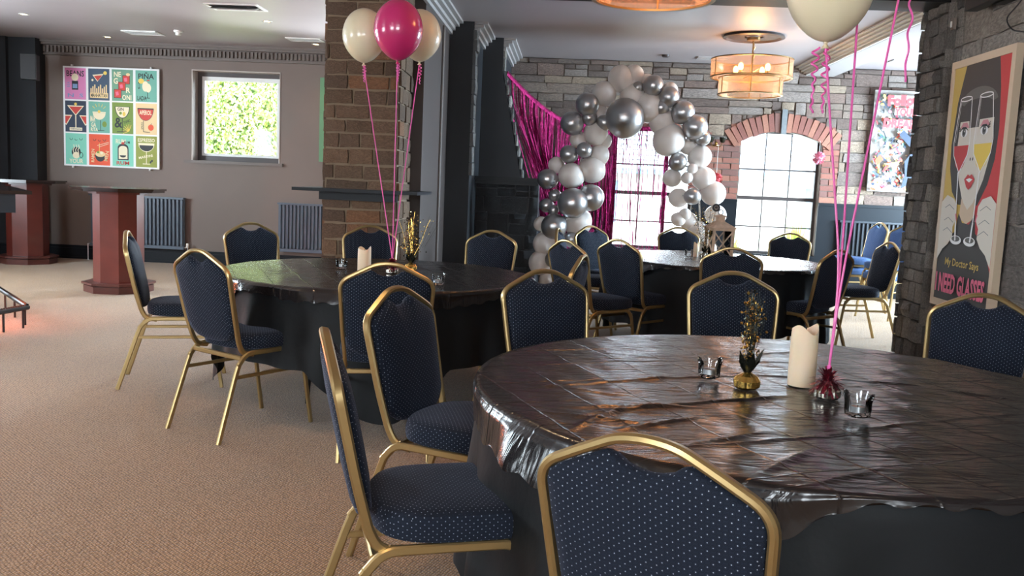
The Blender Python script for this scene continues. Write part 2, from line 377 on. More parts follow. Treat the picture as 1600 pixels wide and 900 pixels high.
def piece(units, parent, name, frame, u0, u1, v0, v1, depth, gap=.012, rot=0):
    o = bpy.data.objects.new(name, rnd.choice(units)); COL.objects.link(o); o.parent = parent
    M = frame @ Matrix.Translation(((u0+u1)/2, 0, (v0+v1)/2)) @ Matrix.Rotation(rot, 4, 'Y') @ Matrix.Diagonal((max(.01, u1-u0-gap), depth, max(.01, v1-v0-gap), 1))
    o.matrix_local = M; return o
def rubble(units, parent, frame, u0, u1, v0, v1, band, wid, depth, holes=(), name='stone', gap=.014, split=.5, seed=1):
    """uneven coursed stonework on the plane of `frame` (x along, z up, -y out)"""
    rr = random.Random(seed); v = v0; n = 0
    while v < v1-.02:
        h = min(rr.uniform(*band), v1-v)
        if v1-(v+h) < band[0]*.5: h = v1-v
        u = u0-rr.uniform(0, wid[0])
        while u < u1:
            w = rr.uniform(*wid)
            a, b = max(u, u0), min(u+w, u1)
            if u1-b < wid[0]*.4: b = u1
            subs = []
            if rr.random() < split and h > .15:
                c = v+h*rr.uniform(.38, .62)
                for (p, q) in ((v, c), (c, v+h)):
                    if rr.random() < .55 and b-a > wid[0]*1.4: mid = a+(b-a)*rr.uniform(.35, .65); subs += [(a, mid, p, q), (mid, b, p, q)]
                    else: subs.append((a, b, p, q))
            else: subs.append((a, b, v, v+h))
            for r_ in subs:
                rects = [r_]
                for hl in holes:
                    nr = []
                    for q in rects:
                        if not overl(q, hl): nr.append(q); continue
                        if q[0] < hl[0]: nr.append((q[0], hl[0], q[2], q[3]))
                        if q[1] > hl[1]: nr.append((hl[1], q[1], q[2], q[3]))
                        if q[3] > hl[3]: nr.append((max(q[0], hl[0]), min(q[1], hl[1]), hl[3], q[3]))
                        if q[2] < hl[2]: nr.append((max(q[0], hl[0]), min(q[1], hl[1]), q[2], hl[2]))
                    rects = nr
                for q in rects:
                    if q[1]-q[0] > .035 and q[3]-q[2] > .025:
                        piece(units, parent, name, frame, q[0], q[1], q[2], q[3], depth*rr.uniform(.6, 1.15), gap, 0); n += 1
            u = b if b == u1 else u+w
            if b >= u1: break
        v += h
    return n
def fr(origin, rz): return Matrix.Translation(origin) @ Matrix.Rotation(rz, 4, 'Z')

# ------------------------------------------------------------------ room shell
WY = 12.25; XL, XR = -8.0, 3.0; XRR = 6.0; YB = -4.0
fl = MB().bb(XL-.3, XRR+.3, YB-.3, WY+.4, -.12, 0); struct(fl, 'floor', M_carpet, smooth=0)
struct(MB().bb(XL-.3, XRR+.3, YB-.3, WY+.4, CEIL, CEIL+.15), 'ceiling', M_ceil, smooth=0)
# back wall with three openings and an added one behind the pillar
W1 = (-5.22, -3.98, 1.45, 2.68); W2 = (2.27, 3.34, .52, 2.16); W3 = (.60, 1.67, .52, 2.16); W4 = (-2.50, -1.56, .92, 2.50)
def wall_holes(mb, u0, u1, z0, z1, holes, fn):
    xs = sorted({u0, u1} | {h[0] for h in holes} | {h[1] for h in holes}); xs = [x for x in xs if u0 <= x <= u1]
    for a, b in zip(xs, xs[1:]):
        zs = [z0]; hh = sorted([h for h in holes if h[0] <= a and h[1] >= b], key=lambda h: h[2])
        for h in hh: fn(mb, a, b, zs[-1], h[2]); zs.append(h[3])
        fn(mb, a, b, zs[-1], z1)
backf = lambda mb, a, b, c, d: mb.bb(a, b, WY, WY+.35, c, d)
m1 = MB(); wall_holes(m1, XL-.3, -1.3, 0, CEIL, [W1, W4], backf); struct(m1, 'wall_back', M_taupe, smooth=0)
m2 = MB(); wall_holes(m2, -1.3, XRR+.3, 0, CEIL, [W3, W2], backf); wall_stone = struct(m2, 'wall_back', M_mortar, smooth=0); wall_stone['label'] = 'mixed stone and brick wall around the arched windows'
lw = MB(); wall_holes(lw, YB, WY, 0, CEIL, [(.1, 2.3, .95, 2.45), (7.1, 9.3, .95, 2.45)], lambda mb, a, b, c, d: mb.bb(XL-.3, XL, a, b, c, d))
struct(lw, 'wall_left', M_black, smooth=0)
rw = MB(); rw.bb(XR, XR+.3, YB, 7.86, 0, CEIL); wr = struct(rw, 'wall_right', M_mortar3, smooth=0)
rr_ = MB(); wall_holes(rr_, 7.5, WY, 0, CEIL, [(9.1, 11.3, .85, 2.25)], lambda mb, a, b, c, d: mb.bb(XRR, XRR+.3, a, b, c, d)); rr_.bb(XR+.3, XRR, 7.5, 7.6, 0, CEIL)
struct(rr_, 'wall_right', M_taupe, smooth=0)
fw = MB(); wall_holes(fw, XL, XR+.3, 0, CEIL, [(-5.4, -3., 1., 2.6), (-.7, 1.5, 1., 2.6)], lambda mb, a, b, c, d: mb.bb(a, b, YB-.3, YB, c, d)); struct(fw, 'wall_front', M_taupe, smooth=0)
# left black boxing in the corner, partition and pillar core
struct(MB().bb(XL, -7.30, 12.02, WY, 0, CEIL).bb(XL, -7.68, 11.96, 12.02, 0, CEIL), 'wall_left', M_black, smooth=0)
pt = struct(MB().bb(-1.45, -1.33, 8.1, 9.7, 0, CEIL), 'wall_partition', M_brown, smooth=0)
struct(MB().tube([(-1.32, 9.17, 0), (-1.32, 9.17, CEIL-.12)], .016, 8), 'trim_1', M_taupecrown)

# baseboards
bb = MB()
def skirt(mb, a, b, y, d=.03):
    mb.bb(a, b, y-d, y, 0, .15); mb.bb(a, b, y-d*.6, y, .15, .19); mb.bb(a, b, y-d*1.25, y, 0, .03)
skirt(bb, -7.30, -1.45, WY); struct(bb, 'baseboard_back', M_trim, smooth=0)
b2 = MB(); skirt(b2, XL, -7.68, 11.96); skirt(b2, -7.68, -7.3, 12.02); struct(b2, 'baseboard_left', M_trim, smooth=0)
# dentil cornice on the left part of the back wall
cr = MB(); cr.bb(-7.30, -1.45, WY-.13, WY, CEIL-.03, CEIL).bb(-7.30, -1.45, WY-.10, WY, CEIL-.06, CEIL-.03).bb(-7.30, -1.45, WY-.035, WY, CEIL-.17, CEIL-.06).bb(-7.30, -1.45, WY-.05, WY, CEIL-.195, CEIL-.17)
cor = struct(cr, 'trim_2', M_taupecrown, smooth=0)
dn = MB(); x = -7.29
while x < -1.5: dn.bb(x, x+.028, WY-.07, WY-.035, CEIL-.155, CEIL-.075); x += .055
d = dn.build('dentil', M_taupecrown, cor, smooth=0, kind='stuff')

# black panelled dado on the stone part
dd = MB(); 
for a, b in ((-.30, .60), (1.67, 2.27), (3.34, XRR)): dd.bb(a, b, WY-.035, WY, 0, 1.20); dd.bb(a, b, WY-.055, WY, 1.20, 1.235); dd.bb(a, b, WY-.05, WY-.035, 0, .15)
dd.bb(.60, 1.67, WY-.035, WY, 0, .52).bb(2.27, 3.34, WY-.035, WY, 0, .52)
struct(dd, 'trim_3', M_trim, smooth=0)

# window_1: dark recessed frame, white inner frame
def window(name, rect, cols, zs, fm, t=.035, glassname='pane', y=WY+.2, white=None, mt=.018):
    x0, x1, z0, z1 = rect
    f = MB(); f.bb(x0, x0+t, y-.03, y+.03, z0, z1).bb(x1-t, x1, y-.03, y+.03, z0, z1).bb(x0+t, x1-t, y-.03, y+.03, z0, z0+t).bb(x0+t, x1-t, y-.03, y+.03, z1-t, z1)
    w = struct(f, name, fm, smooth=0)
    if white:
        a, b, c, d_ = x0+t, x1-t, z0+t, z1-t; q = white
        MB().bb(a, a+q, y-.02, y+.02, c, d_).bb(b-q, b, y-.02, y+.02, c, d_).bb(a+q, b-q, y-.02, y+.02, c, c+q).bb(a+q, b-q, y-.02, y+.02, d_-q*1.6, d_).build('sash', M_whiteframe, w, smooth=0)
        t += q
    xs = [x0+t+(x1-x0-2*t)*i/cols for i in range(cols+1)]; zz = [z0+t]+[z for z, _ in zs]+[z1-t]
    for x in xs[1:-1]: MB().bb(x-mt/2, x+mt/2, y-.012, y+.012, z0+t, z1-t).build('glazing_bar', fm, w, smooth=0)
    for z, th in zs: MB().bb(x0+t, x1-t, y-.014, y+.014, z-th/2, z+th/2).build('glazing_bar', fm, w, smooth=0)
    for a, b in zip(xs, xs[1:]):
        for c, d_ in zip(zz, zz[1:]): MB().bb(a+mt/2, b-mt/2, y-.003, y+.003, c+mt/2, d_-mt/2).build(glassname, M_glassclear, w, smooth=0)
    return w
w1 = window('window_1', W1, 1, [], M_frame, .07, white=.035)
MB().bb(-5.32, -3.93, WY-.04, WY+.17, 1.41, 1.45).build('window_sill', M_taupecrown, w1, smooth=0)
MB().bb(W1[0], W1[0]+.012, WY-.01, WY+.17, 1.45, 2.68).bb(W1[1]-.012, W1[1], WY-.01, WY+.17, 1.45, 2.68).bb(W1[0], W1[1], WY-.01, WY+.17, 2.668, 2.68).build('reveal_lining', M_reveal, w1, smooth=0)
window('added_window_4', W4, 2, [], M_frame, .05, y=WY+.1)  # added window, hidden by the pillar, to bring more light from the back
for nm, rc in (('window_2', W2), ('window_3', W3)):
    w = window(nm, rc, 3, [(1.65, .018), (1.265, .05), (.88, .018)], M_frame, .03, y=WY+.16, mt=.014)
    # arched head filling the corners of the opening
    x0, x1 = rc[0], rc[1]; xc = (x0+x1)/2; n = 16; poly = [(x0, rc[3]+.001), (x1, rc[3]+.001)]
    pts = [(x1-(x1-x0)*i/n, 2.02+.13*math.sin(math.pi*i/n)) for i in range(n+1)]
    hd = MB()
    for (a, b) in zip(pts, pts[1:]): hd.prism([(a[0], a[1]), (b[0], b[1]), (b[0], rc[3]), (a[0], rc[3])], WY, WY+.13, Matrix(((1, 0, 0, 0), (0, 0, 1, 0), (0, 1, 0, 0), (0, 0, 0, 1))))
    hd.build('arched_head', M_frame, w, smooth=0)
    MB().bb(x0-.0, x1+.0, WY-.06, WY+.15, .49, .52).build('window_sill', M_trim, w, smooth=0)

# stone pieces on the back wall (above the dado)
F_back = fr((0, WY, 0), 0)
us = with_mat(U_FLAT, M_stone)
BR = [(1.60, 2.27, 1.235, 2.02), (3.34, 3.56, 1.235, 2.02), (.38, .60, 1.235, 2.02)]
ARCH = [(2.12, 3.49, 2.02, 2.44), (.45, 1.82, 2.02, 2.44)]
ARCHH = []
for (x0, x1, z0, z1) in ARCH:
    for i in range(10):
        a_ = x0+(x1-x0)*i/10; b_ = x0+(x1-x0)*(i+1)/10; xm = (a_+b_)/2-(x0+x1)/2
        ARCHH.append((a_, b_, 2.02, 2.16-1.029+math.sqrt(max(.01, (1.029+.225)**2-xm*xm))))
rubble(us, wall_stone, F_back, -.9, 5.0, 1.235, CEIL-.005, (.085, .19), (.20, .56), .05, [W2, W3]+BR+ARCHH, seed=11, split=.75, gap=.012)
ub = with_mat(U_BRICK, M_brick)
for (x0, x1, z0, z1) in BR:
    v = z0; k = 0
    while v < z1-.01:
        h = .0785; u = x0-(.11 if k % 2 else 0)
        while u < x1-.005:
            a, b = max(u, x0), min(u+.22, x1)
            if b-a > .03: piece(ub, wall_stone, 'brick', F_back, a, b, v, min(v+h, z1), .035, .012)
            u += .22
        v += h; k += 1
# brick arches with a keystone
uk = with_mat(U_BRICK, M_keystone)
for (x0, x1, z0, z1) in ARCH:
    xc = (x0+x1)/2; half = .535; rise = .15; Rr = (half**2+rise**2)/(2*rise); zc = 2.16-Rr+.0
    n = 19; am = math.asin((half+.10)/Rr)
    for i in range(n):
        a = -am+2*am*(i+.5)/n; key = i == n//2
        rr0 = Rr-(.012 if not key else .03); hh = .235 if not key else .30
        c = Vector((xc+math.sin(a)*(rr0+hh/2), 0, zc+math.cos(a)*(rr0+hh/2))); wdt = 2*am/n*(Rr+.1)-.012
        o = bpy.data.objects.new('brick' if not key else 'keystone', rnd.choice(uk if key else ub)); COL.objects.link(o); o.parent = wall_stone
        o.matrix_local = F_back @ Matrix.Translation(c) @ Matrix.Rotation(a, 4, 'Y') @ Matrix.Diagonal((wdt, .06 if not key else .09, hh, 1))
    # springing corners: bricks filling beside the arch ring
    for sx in (-1, 1):
        for k in range(3):
            xa = xc+sx*.60; xb = xc+sx*.685
            piece(ub, wall_stone, 'brick', F_back, min(xa, xb), max(xa, xb), 2.02+k*.0785, 2.02+(k+1)*.0785, .035, .01)

# ---- pillar of brown stone
PX0, PX1, PY0, PY1 = -2.06, -1.45, 7.55, 8.12
pil = struct(MB().bb(PX0, PX1, PY0, PY1, 0, CEIL), 'wall_pillar', M_mortar2, smooth=0); pil['label'] = 'pillar faced in brown stone blocks'
usb = with_mat(U_FLAT, M_stoneb)
rubble(usb, pil, fr((0, PY0, 0), 0), PX0-.02, PX1+.01, .0, CEIL-.005, (.10, .15), (.15, .36), .035, seed=5, split=0, gap=.018)
rubble(usb, pil, fr((PX1, 0, 0), R(90)), PY0, PY1, .0, CEIL-.005, (.11, .16), (.2, .34), .03, seed=6, split=0)
rubble(usb, pil, fr((PX0, 0, 0), R(-90)), -PY1, -PY0, .0, CEIL-.005, (.11, .16), (.2, .34), .03, seed=8, split=0)
# shelf round the pillar
shf = MB().bb(-2.26, -1.22, 7.27, 7.50, 1.185, 1.212).bb(-2.26, -2.11, 7.50, 8.2, 1.185, 1.212).bb(-1.40, -1.22, 7.50, 8.05, 1.185, 1.212)
sh_ = thing('wall_shelf', 'black narrow drinks shelf wrapped round the brown stone pillar', 'shelf', (0, 0, 0))
shf.build('shelf_board', M_trim, sh_, smooth=0)
MB().bb(-2.08, -1.42, 7.44, 7.50, 1.115, 1.185).build('bracket', M_trim, sh_, smooth=0)

# ---- beam and ceiling crowns
bm_ = MB().bb(-1.45, 2.92, 7.42, 7.82, 2.87, CEIL).bb(XL, PX0, 7.62, 7.9, 2.99, CEIL); struct(bm_, 'trim_4', M_beam, smooth=0)
c5 = MB()
for k, (d0, z0, z1) in enumerate(((.14, CEIL-.025, CEIL), (.10, CEIL-.06, CEIL-.03), (.06, CEIL-.10, CEIL-.065), (.03, CEIL-.14, CEIL-.105))):
    c5.bb(-1.33, -1.33+d0, 7.82, 9.7, z0, z1)          # left wall of the right-hand room
    c5.bb(-1.07, -1.07+d0, 9.7, 10.7, z0, z1)          # return of the first chimney step
    c5.bb(-.83, -.83+d0, 10.7, WY, z0, z1)             # return of the second
struct(c5, 'trim_5', M_crown, smooth=0)
# boxed soffit with moulded side on the right
so = struct(MB().bb(3.06, 3.40, 7.86, WY, 2.885, CEIL), 'trim_6', M_crown, smooth=0)
for k, (d0, z0, z1) in enumerate(((.16, 2.978, 2.998), (.12, 2.955, 2.972), (.085, 2.93, 2.949), (.05, 2.91, 2.925), (.02, 2.888, 2.905))):
    MB().bb(3.06-d0, 3.06, 7.86, WY, z0, z1).build('moulding', M_white, so, smooth=0)

# ---- black stone chimney breast with mantel
ch = struct(MB().bb(-1.45, -1.07, 9.7, WY, 0, CEIL), 'wall_chimney', M_black, smooth=0)
hood = MB(); 
P0 = [(-1.07, 1.36), (-.56, 1.36), (-.83, 2.6), (-.83, CEIL), (-1.07, CEIL)]
hood.prism(P0, 10.7, WY, Matrix(((1, 0, 0, 0), (0, 0, 1, 0), (0, 1, 0, 0), (0, 0, 0, 1))))
hd_ = struct(hood, 'wall_chimney', M_black, smooth=0)
usk = with_mat(U_ROUGH, M_blackstone); usd = with_mat(U_ROUGH, mat('window_lit_black_stone', srgb(104, 102, 100), .7, noise=(12, .3), bump=(24, .8, .02)))
# edge stones down the corners, coloured grey as if black stone caught window light
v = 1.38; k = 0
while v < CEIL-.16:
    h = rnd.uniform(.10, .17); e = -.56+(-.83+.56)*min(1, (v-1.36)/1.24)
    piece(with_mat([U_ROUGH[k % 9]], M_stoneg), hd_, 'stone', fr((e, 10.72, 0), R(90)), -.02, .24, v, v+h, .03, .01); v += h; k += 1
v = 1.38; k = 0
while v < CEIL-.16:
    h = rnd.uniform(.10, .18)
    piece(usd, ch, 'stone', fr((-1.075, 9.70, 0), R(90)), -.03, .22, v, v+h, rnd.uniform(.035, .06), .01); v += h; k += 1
fp = struct(MB().bb(-1.07, -.34, 10.5, WY, 0, 1.34), 'wall_chimney', M_blackstone, smooth=0)
rubble(usk, fp, fr((0, 10.5, 0), 0), -1.07, -.33, .0, 1.33, (.16, .26), (.16, .34), .06, seed=21, split=.5, gap=.016)
mt_ = MB().bb(-1.30, -.28, 10.28, 10.7, 1.345, 1.385).bb(-1.2, -.34, 10.36, 10.66, 1.30, 1.345); tag(mt_.build('mantel_shelf', M_trim, smooth=0), 'black mantel shelf on the black stone chimney breast', 'shelf')

# ---- right stone wall and its end pier
usg = with_mat(U_ROUGH, M_stoneg)
pier = struct(MB().bb(2.955, XR+.02, 7.44, 7.86, 0, CEIL), 'wall_right', M_mortar3, smooth=0); pier['label'] = 'rough stone pier at the end of the right wall'
rubble(usg, wr, fr((XR, 0, 0), R(-90)), -7.44, -3.5, .0, CEIL-.005, (.18, .30), (.22, .50), .035, seed=31, split=.5, gap=.012)
rubble(usg, pier, fr((2.955, 0, 0), R(-90)), -7.88, -7.43, .0, CEIL-.005, (.10, .19), (.14, .24), .075, seed=33, split=0, gap=.012)
rubble(usg, pier, fr((0, 7.44, 0), 0), 2.91, 3.0, .0, CEIL-.005, (.12, .2), (.14, .2), .02, seed=34, split=0, gap=.01)
rubble(usg, pier, fr((0, 7.86, 0), R(180)), -3.3, -2.87, .0, CEIL-.005, (.12, .2), (.14, .24), .03, seed=35, split=0, gap=.01)

# ------------------------------------------------------------------ banquet chair
def back_half():
    return [(.186, .40), (.188, .46), (.200, .60), (.209, .74), (.2155, .838), (.118, .889), (.055, .920), (0, .926)]
TILT = lambda z: -.205-.215*max(0, z-.46)           # fore-aft position of the back plane
def make_chair(label, group):
    t = thing('banquet_chair', label, 'chair', group=group)
    wb, wa = .018, .026
    H = [(u, z) for u, z in back_half()]
    right = [(.183, -.115, .415), (.184, -.175, .425), (.186, TILT(.46)+.004, .47)]+[(u, TILT(z), z) for u, z in H[2:]]
    path = right+[(-x, y, z) for x, y, z in reversed(right[:-1])]
    rad = [.05]*len(path)
    m = len(right)-1; rad[m] = .05; rad[m-1] = rad[m+1] = .05; rad[m-3] = rad[m+3] = .045; rad[m-2] = rad[m+2] = .03
    MB().bar(fillet(path, rad, 6), (0, 1, -.2), wa, wb, ch=.28).build('back_frame', M_gold, t)
    # back pad: outline in the back plane with a hand-hole dip at the top
    inset = .0125
    def edge(u, z): return (u-inset, z)
    rs = [(.0, .472), (.06, .474), (.115, .484), (.155, .508), (.178, .545)]
    rs += [(.2-inset-.002, .62), (.2095-inset, .74), (.2145-inset, .812), (.207-inset, .834), (.184-inset, .848), (.118, .875), (.078, .894), (.062, .889), (.045, .876), (.022, .869), (0, .867)]
    out = [(u, z) for u, z in rs]+[(-u, z) for u, z in reversed(rs[1:-1])]
    cx, cz = 0, .69; n = len(out)
    def ring(s_, d): return [(cx+(u-cx)*s_, TILT(cz+(z-cz)*s_)+d, cz+(z-cz)*s_) for u, z in out]
    rings = [ring(.0, -.026), ring(.45, -.026), ring(.82, -.022), ring(.965, -.014), ring(1., -.004), ring(1., .004), ring(.975, .018), ring(.9, .028), ring(.6, .037), ring(.3, .040), ring(0., .040)]
    pad = MB(); pad.add([p for r_ in rings for p in r_], [(i*n+j, i*n+(j+1) % n, (i+1)*n+(j+1) % n, (i+1)*n+j) for i in range(len(rings)-1) for j in range(n)])
    pad.build('backrest', M_navy, t, smooth=50, uv=True)
    # seat
    o2 = []
    for i in range(40):
        a = 2*math.pi*i/40; c, s_ = math.cos(a), math.sin(a)
        e = 2/(5.0 if s_ > 0 else 2.9); ux = .212*abs(c)**e*(1 if c > 0 else -1); uy = (.215 if s_ > 0 else .205)*abs(s_)**e*(1 if s_ > 0 else -1)
        if s_ > 0: ux *= 1.0
        o2.append((ux, uy+.02))
    def r2(s_, z): return [(x*s_, .02+(y-.02)*s_, z) for x, y in o2]
    rg = [r2(0, .437), r2(.93, .437), r2(.985, .442), r2(1., .455), r2(1.005, .478), r2(.985, .497), r2(.94, .508), r2(.8, .516), r2(.45, .521), r2(0, .522)]
    n = 40; st = MB(); st.add([p for r_ in rg for p in r_], [(i*n+j, i*n+(j+1) % n, (i+1)*n+(j+1) % n, (i+1)*n+j) for i in range(len(rg)-1) for j in range(n)])
    st.build('seat', M_navy, t, smooth=50, uv=True)
    # under frame
    sf = MB()
    for sx in (-1, 1):
        x = .196*sx
        sf.bar(fillet([(x, -.215, .365), (x, -.165, .424), (x, .16, .424), (x, .196, .37)], .07, 6), (1, 0, 0), .017, .025)
    sf.bar([(-.188, -.188, .402), (.188, -.188, .402)], (0, 1, 0), .018, .024); sf.bar([(-.188, .17, .418), (.188, .17, .418)], (0, 1, 0), .018, .024)
    sf.build('seat_frame', M_gold, t)
    for sx in (-1, 1):
        x = .196*sx
        MB().bar([(x, -.205, .380), (x, -.225, .33), (x+.012*sx, -.335, .0)], (1, 0, 0), .017, .025).build('leg', M_gold, t)
        MB().bar([(x, .186, .40), (x, .20, .35), (x+.006*sx, .255, .0)], (1, 0, 0), .017, .023).build('leg', M_gold, t)
        MB().bar([(x, -.232, .312), (x, .208, .312)], (1, 0, 0), .012, .018).build('stretcher', M_gold, t)
    return t
CH = {
 'A': (0.297, 1.70, -29, 'navy dotted gold framed banquet chair nearest the camera, back turned, cut by the bottom edge', 1),
 'B': (-0.30, 2.28, -72, 'navy banquet chair seen side-on at the left end of the nearest table, whole seat showing', 1),
 'C': (-0.31, 3.03, -112, 'dark banquet chair at left of nearest table, standing behind the side-on foreground chair', 1),
 'D': (0.06, 3.80, -151, 'navy banquet chair with gold frame behind the far left rim of the nearest table', 1),
 'E': (0.81, 4.14, 175, 'navy banquet chair behind the gold spray centrepiece on the far side of the nearest table', 1),
 'F': (1.62, 3.70, 141, 'navy banquet chair at right edge below the glasses poster, beside the nearest table', 1),
 'c1': (-2.36, 5.37, -71, 'leftmost banquet chair, seen side-on next to the near mahogany pedestal', 2),
 'c2': (-1.62, 4.51, -32, 'banquet chair with back turned at the left front of the middle table', 2),
 'c3': (-2.22, 6.55, -138, 'banquet chair behind the middle table in front of the taupe wall between the radiators', 2),
 'c4': (-1.51, 6.88, -167, 'banquet chair in front of the brown stone pillar behind the middle table', 2),
 'c5': (-0.67, 6.98, 165, 'banquet chair behind the middle table in front of the black chimney breast', 2),
 'c6': (-0.87, 4.33, 13, 'banquet chair with back turned in front of the pillar candle of the middle table', 2),
 'K2': (-0.19, 5.13, 77, 'dark banquet chair at the right of the middle table, its sloping top rail lit orange', 2),
 'J': (0.61, 7.03, -44, 'banquet chair with back turned at the left front of the far table', 3),
 'K1': (0.24, 6.62, -50, 'banquet chair left of the far table whose top rail shines pale yellow', 3),
 'L': (0.44, 8.73, -140, 'banquet chair at the far left of the far table, below the balloon arch left leg', 3),
 'M': (1.21, 9.32, -178, 'banquet chair behind the far table in front of the curtained window, left of the lantern', 3),
 'N': (2.18, 9.20, 149, 'banquet chair behind the far table in front of the uncovered arched window', 3),
 'G': (1.85, 7.04, 40, 'banquet chair with back turned right of the far table, crossed by the pink ribbons', 3),
 'H': (2.68, 8.36, 101, 'banquet chair seen side-on right of the far table, its front pad lit pale blue', 3),
 'P': (0.23, 8.14, -98, 'banquet chair seen edge-on beside the lower left leg of the balloon arch', 3),
 'O': (1.21, 6.73, -4, 'banquet chair with back turned directly in front of the lantern on the far table', 3)}
GR = {1: 'banquet chairs around the nearest table', 2: 'banquet chairs around the middle table', 3: 'banquet chairs around the far table', 4: 'banquet chairs stacked by the far wall'}
proto = None
def place_chair(x, y, a, lab, g, z=0.):
    global proto
    if proto is None: proto = make_chair(lab, GR[g]); o = proto
    else: o = dup(proto, (0, 0, 0), 0, lab, GR[g])
    o.location = (x, y, z); o.rotation_euler = (0, 0, R(a)); o.scale = (1, 1, 1); return o
for k, (x, y, a, lab, g) in CH.items():
    o = place_chair(x, y, a, lab, g)
    if k == 'A': front_chair = o
front_chair.scale = (.98, .98, .98)
M_paleblue = fabric('pale_blue_dotted_fabric', srgb(78, 108, 156), srgb(170, 184, 200))  # paler blue copy of the navy pad fabric, only for the stacked chairs
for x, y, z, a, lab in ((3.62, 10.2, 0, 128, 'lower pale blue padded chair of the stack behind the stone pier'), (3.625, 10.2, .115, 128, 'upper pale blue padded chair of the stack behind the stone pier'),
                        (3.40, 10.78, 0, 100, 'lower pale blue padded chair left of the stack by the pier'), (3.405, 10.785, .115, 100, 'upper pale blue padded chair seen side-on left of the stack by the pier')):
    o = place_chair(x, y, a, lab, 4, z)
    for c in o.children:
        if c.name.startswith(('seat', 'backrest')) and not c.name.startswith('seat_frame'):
            c.material_slots[0].link = 'OBJECT'; c.material_slots[0].material = M_paleblue

# ------------------------------------------------------------------ round tables
def smooth01(t): t = max(0, min(1, t)); return t*t*(3-2*t)
PL1 = [(-.85, -.20, -.33, .07, .006, .012), (-.45, .01, -.09, .19, .006, .014), (-.09, .19, .43, .15, .006, .012), (.43, .15, .70, .0, .006, .014), (-.42, -.69, .05, -.44, .006, .010), (.05, -.44, .62, -.13, .006, .010),
       (-.60, -.42, -.02, -.08, .010, .016), (-.62, -.36, -.30, -.30, .010, .014), (-.55, -.58, -.32, -.40, .012, .014), (-.66, -.60, -.50, -.34, .010, .012), (-.74, -.42, -.42, -.52, .008, .012), (-.48, -.74, -.20, -.50, .008, .012),
       (-.30, -.85, -.12, -.62, .010, .016), (-.20, -.88, .02, -.72, .007, .012), (-.80, -.10, -.52, -.20, .005, .010), (-.2, .45, .3, .72, .004, .012), (-.6, .25, .1, .45, .004, .010)]
PL2 = [(-.8, -.3, .6, -.5, .004, .010), (-.7, .1, .7, .0, .004, .010), (-.5, .45, .5, .3, .004, .010), (-.2, -.8, .1, .8, .003, .010), (-.55, -.7, -.2, -.4, .006, .012), (.3, -.8, .5, .6, .003, .010)]
PLEATS = {1: PL1, 2: PL2, 3: PL2}
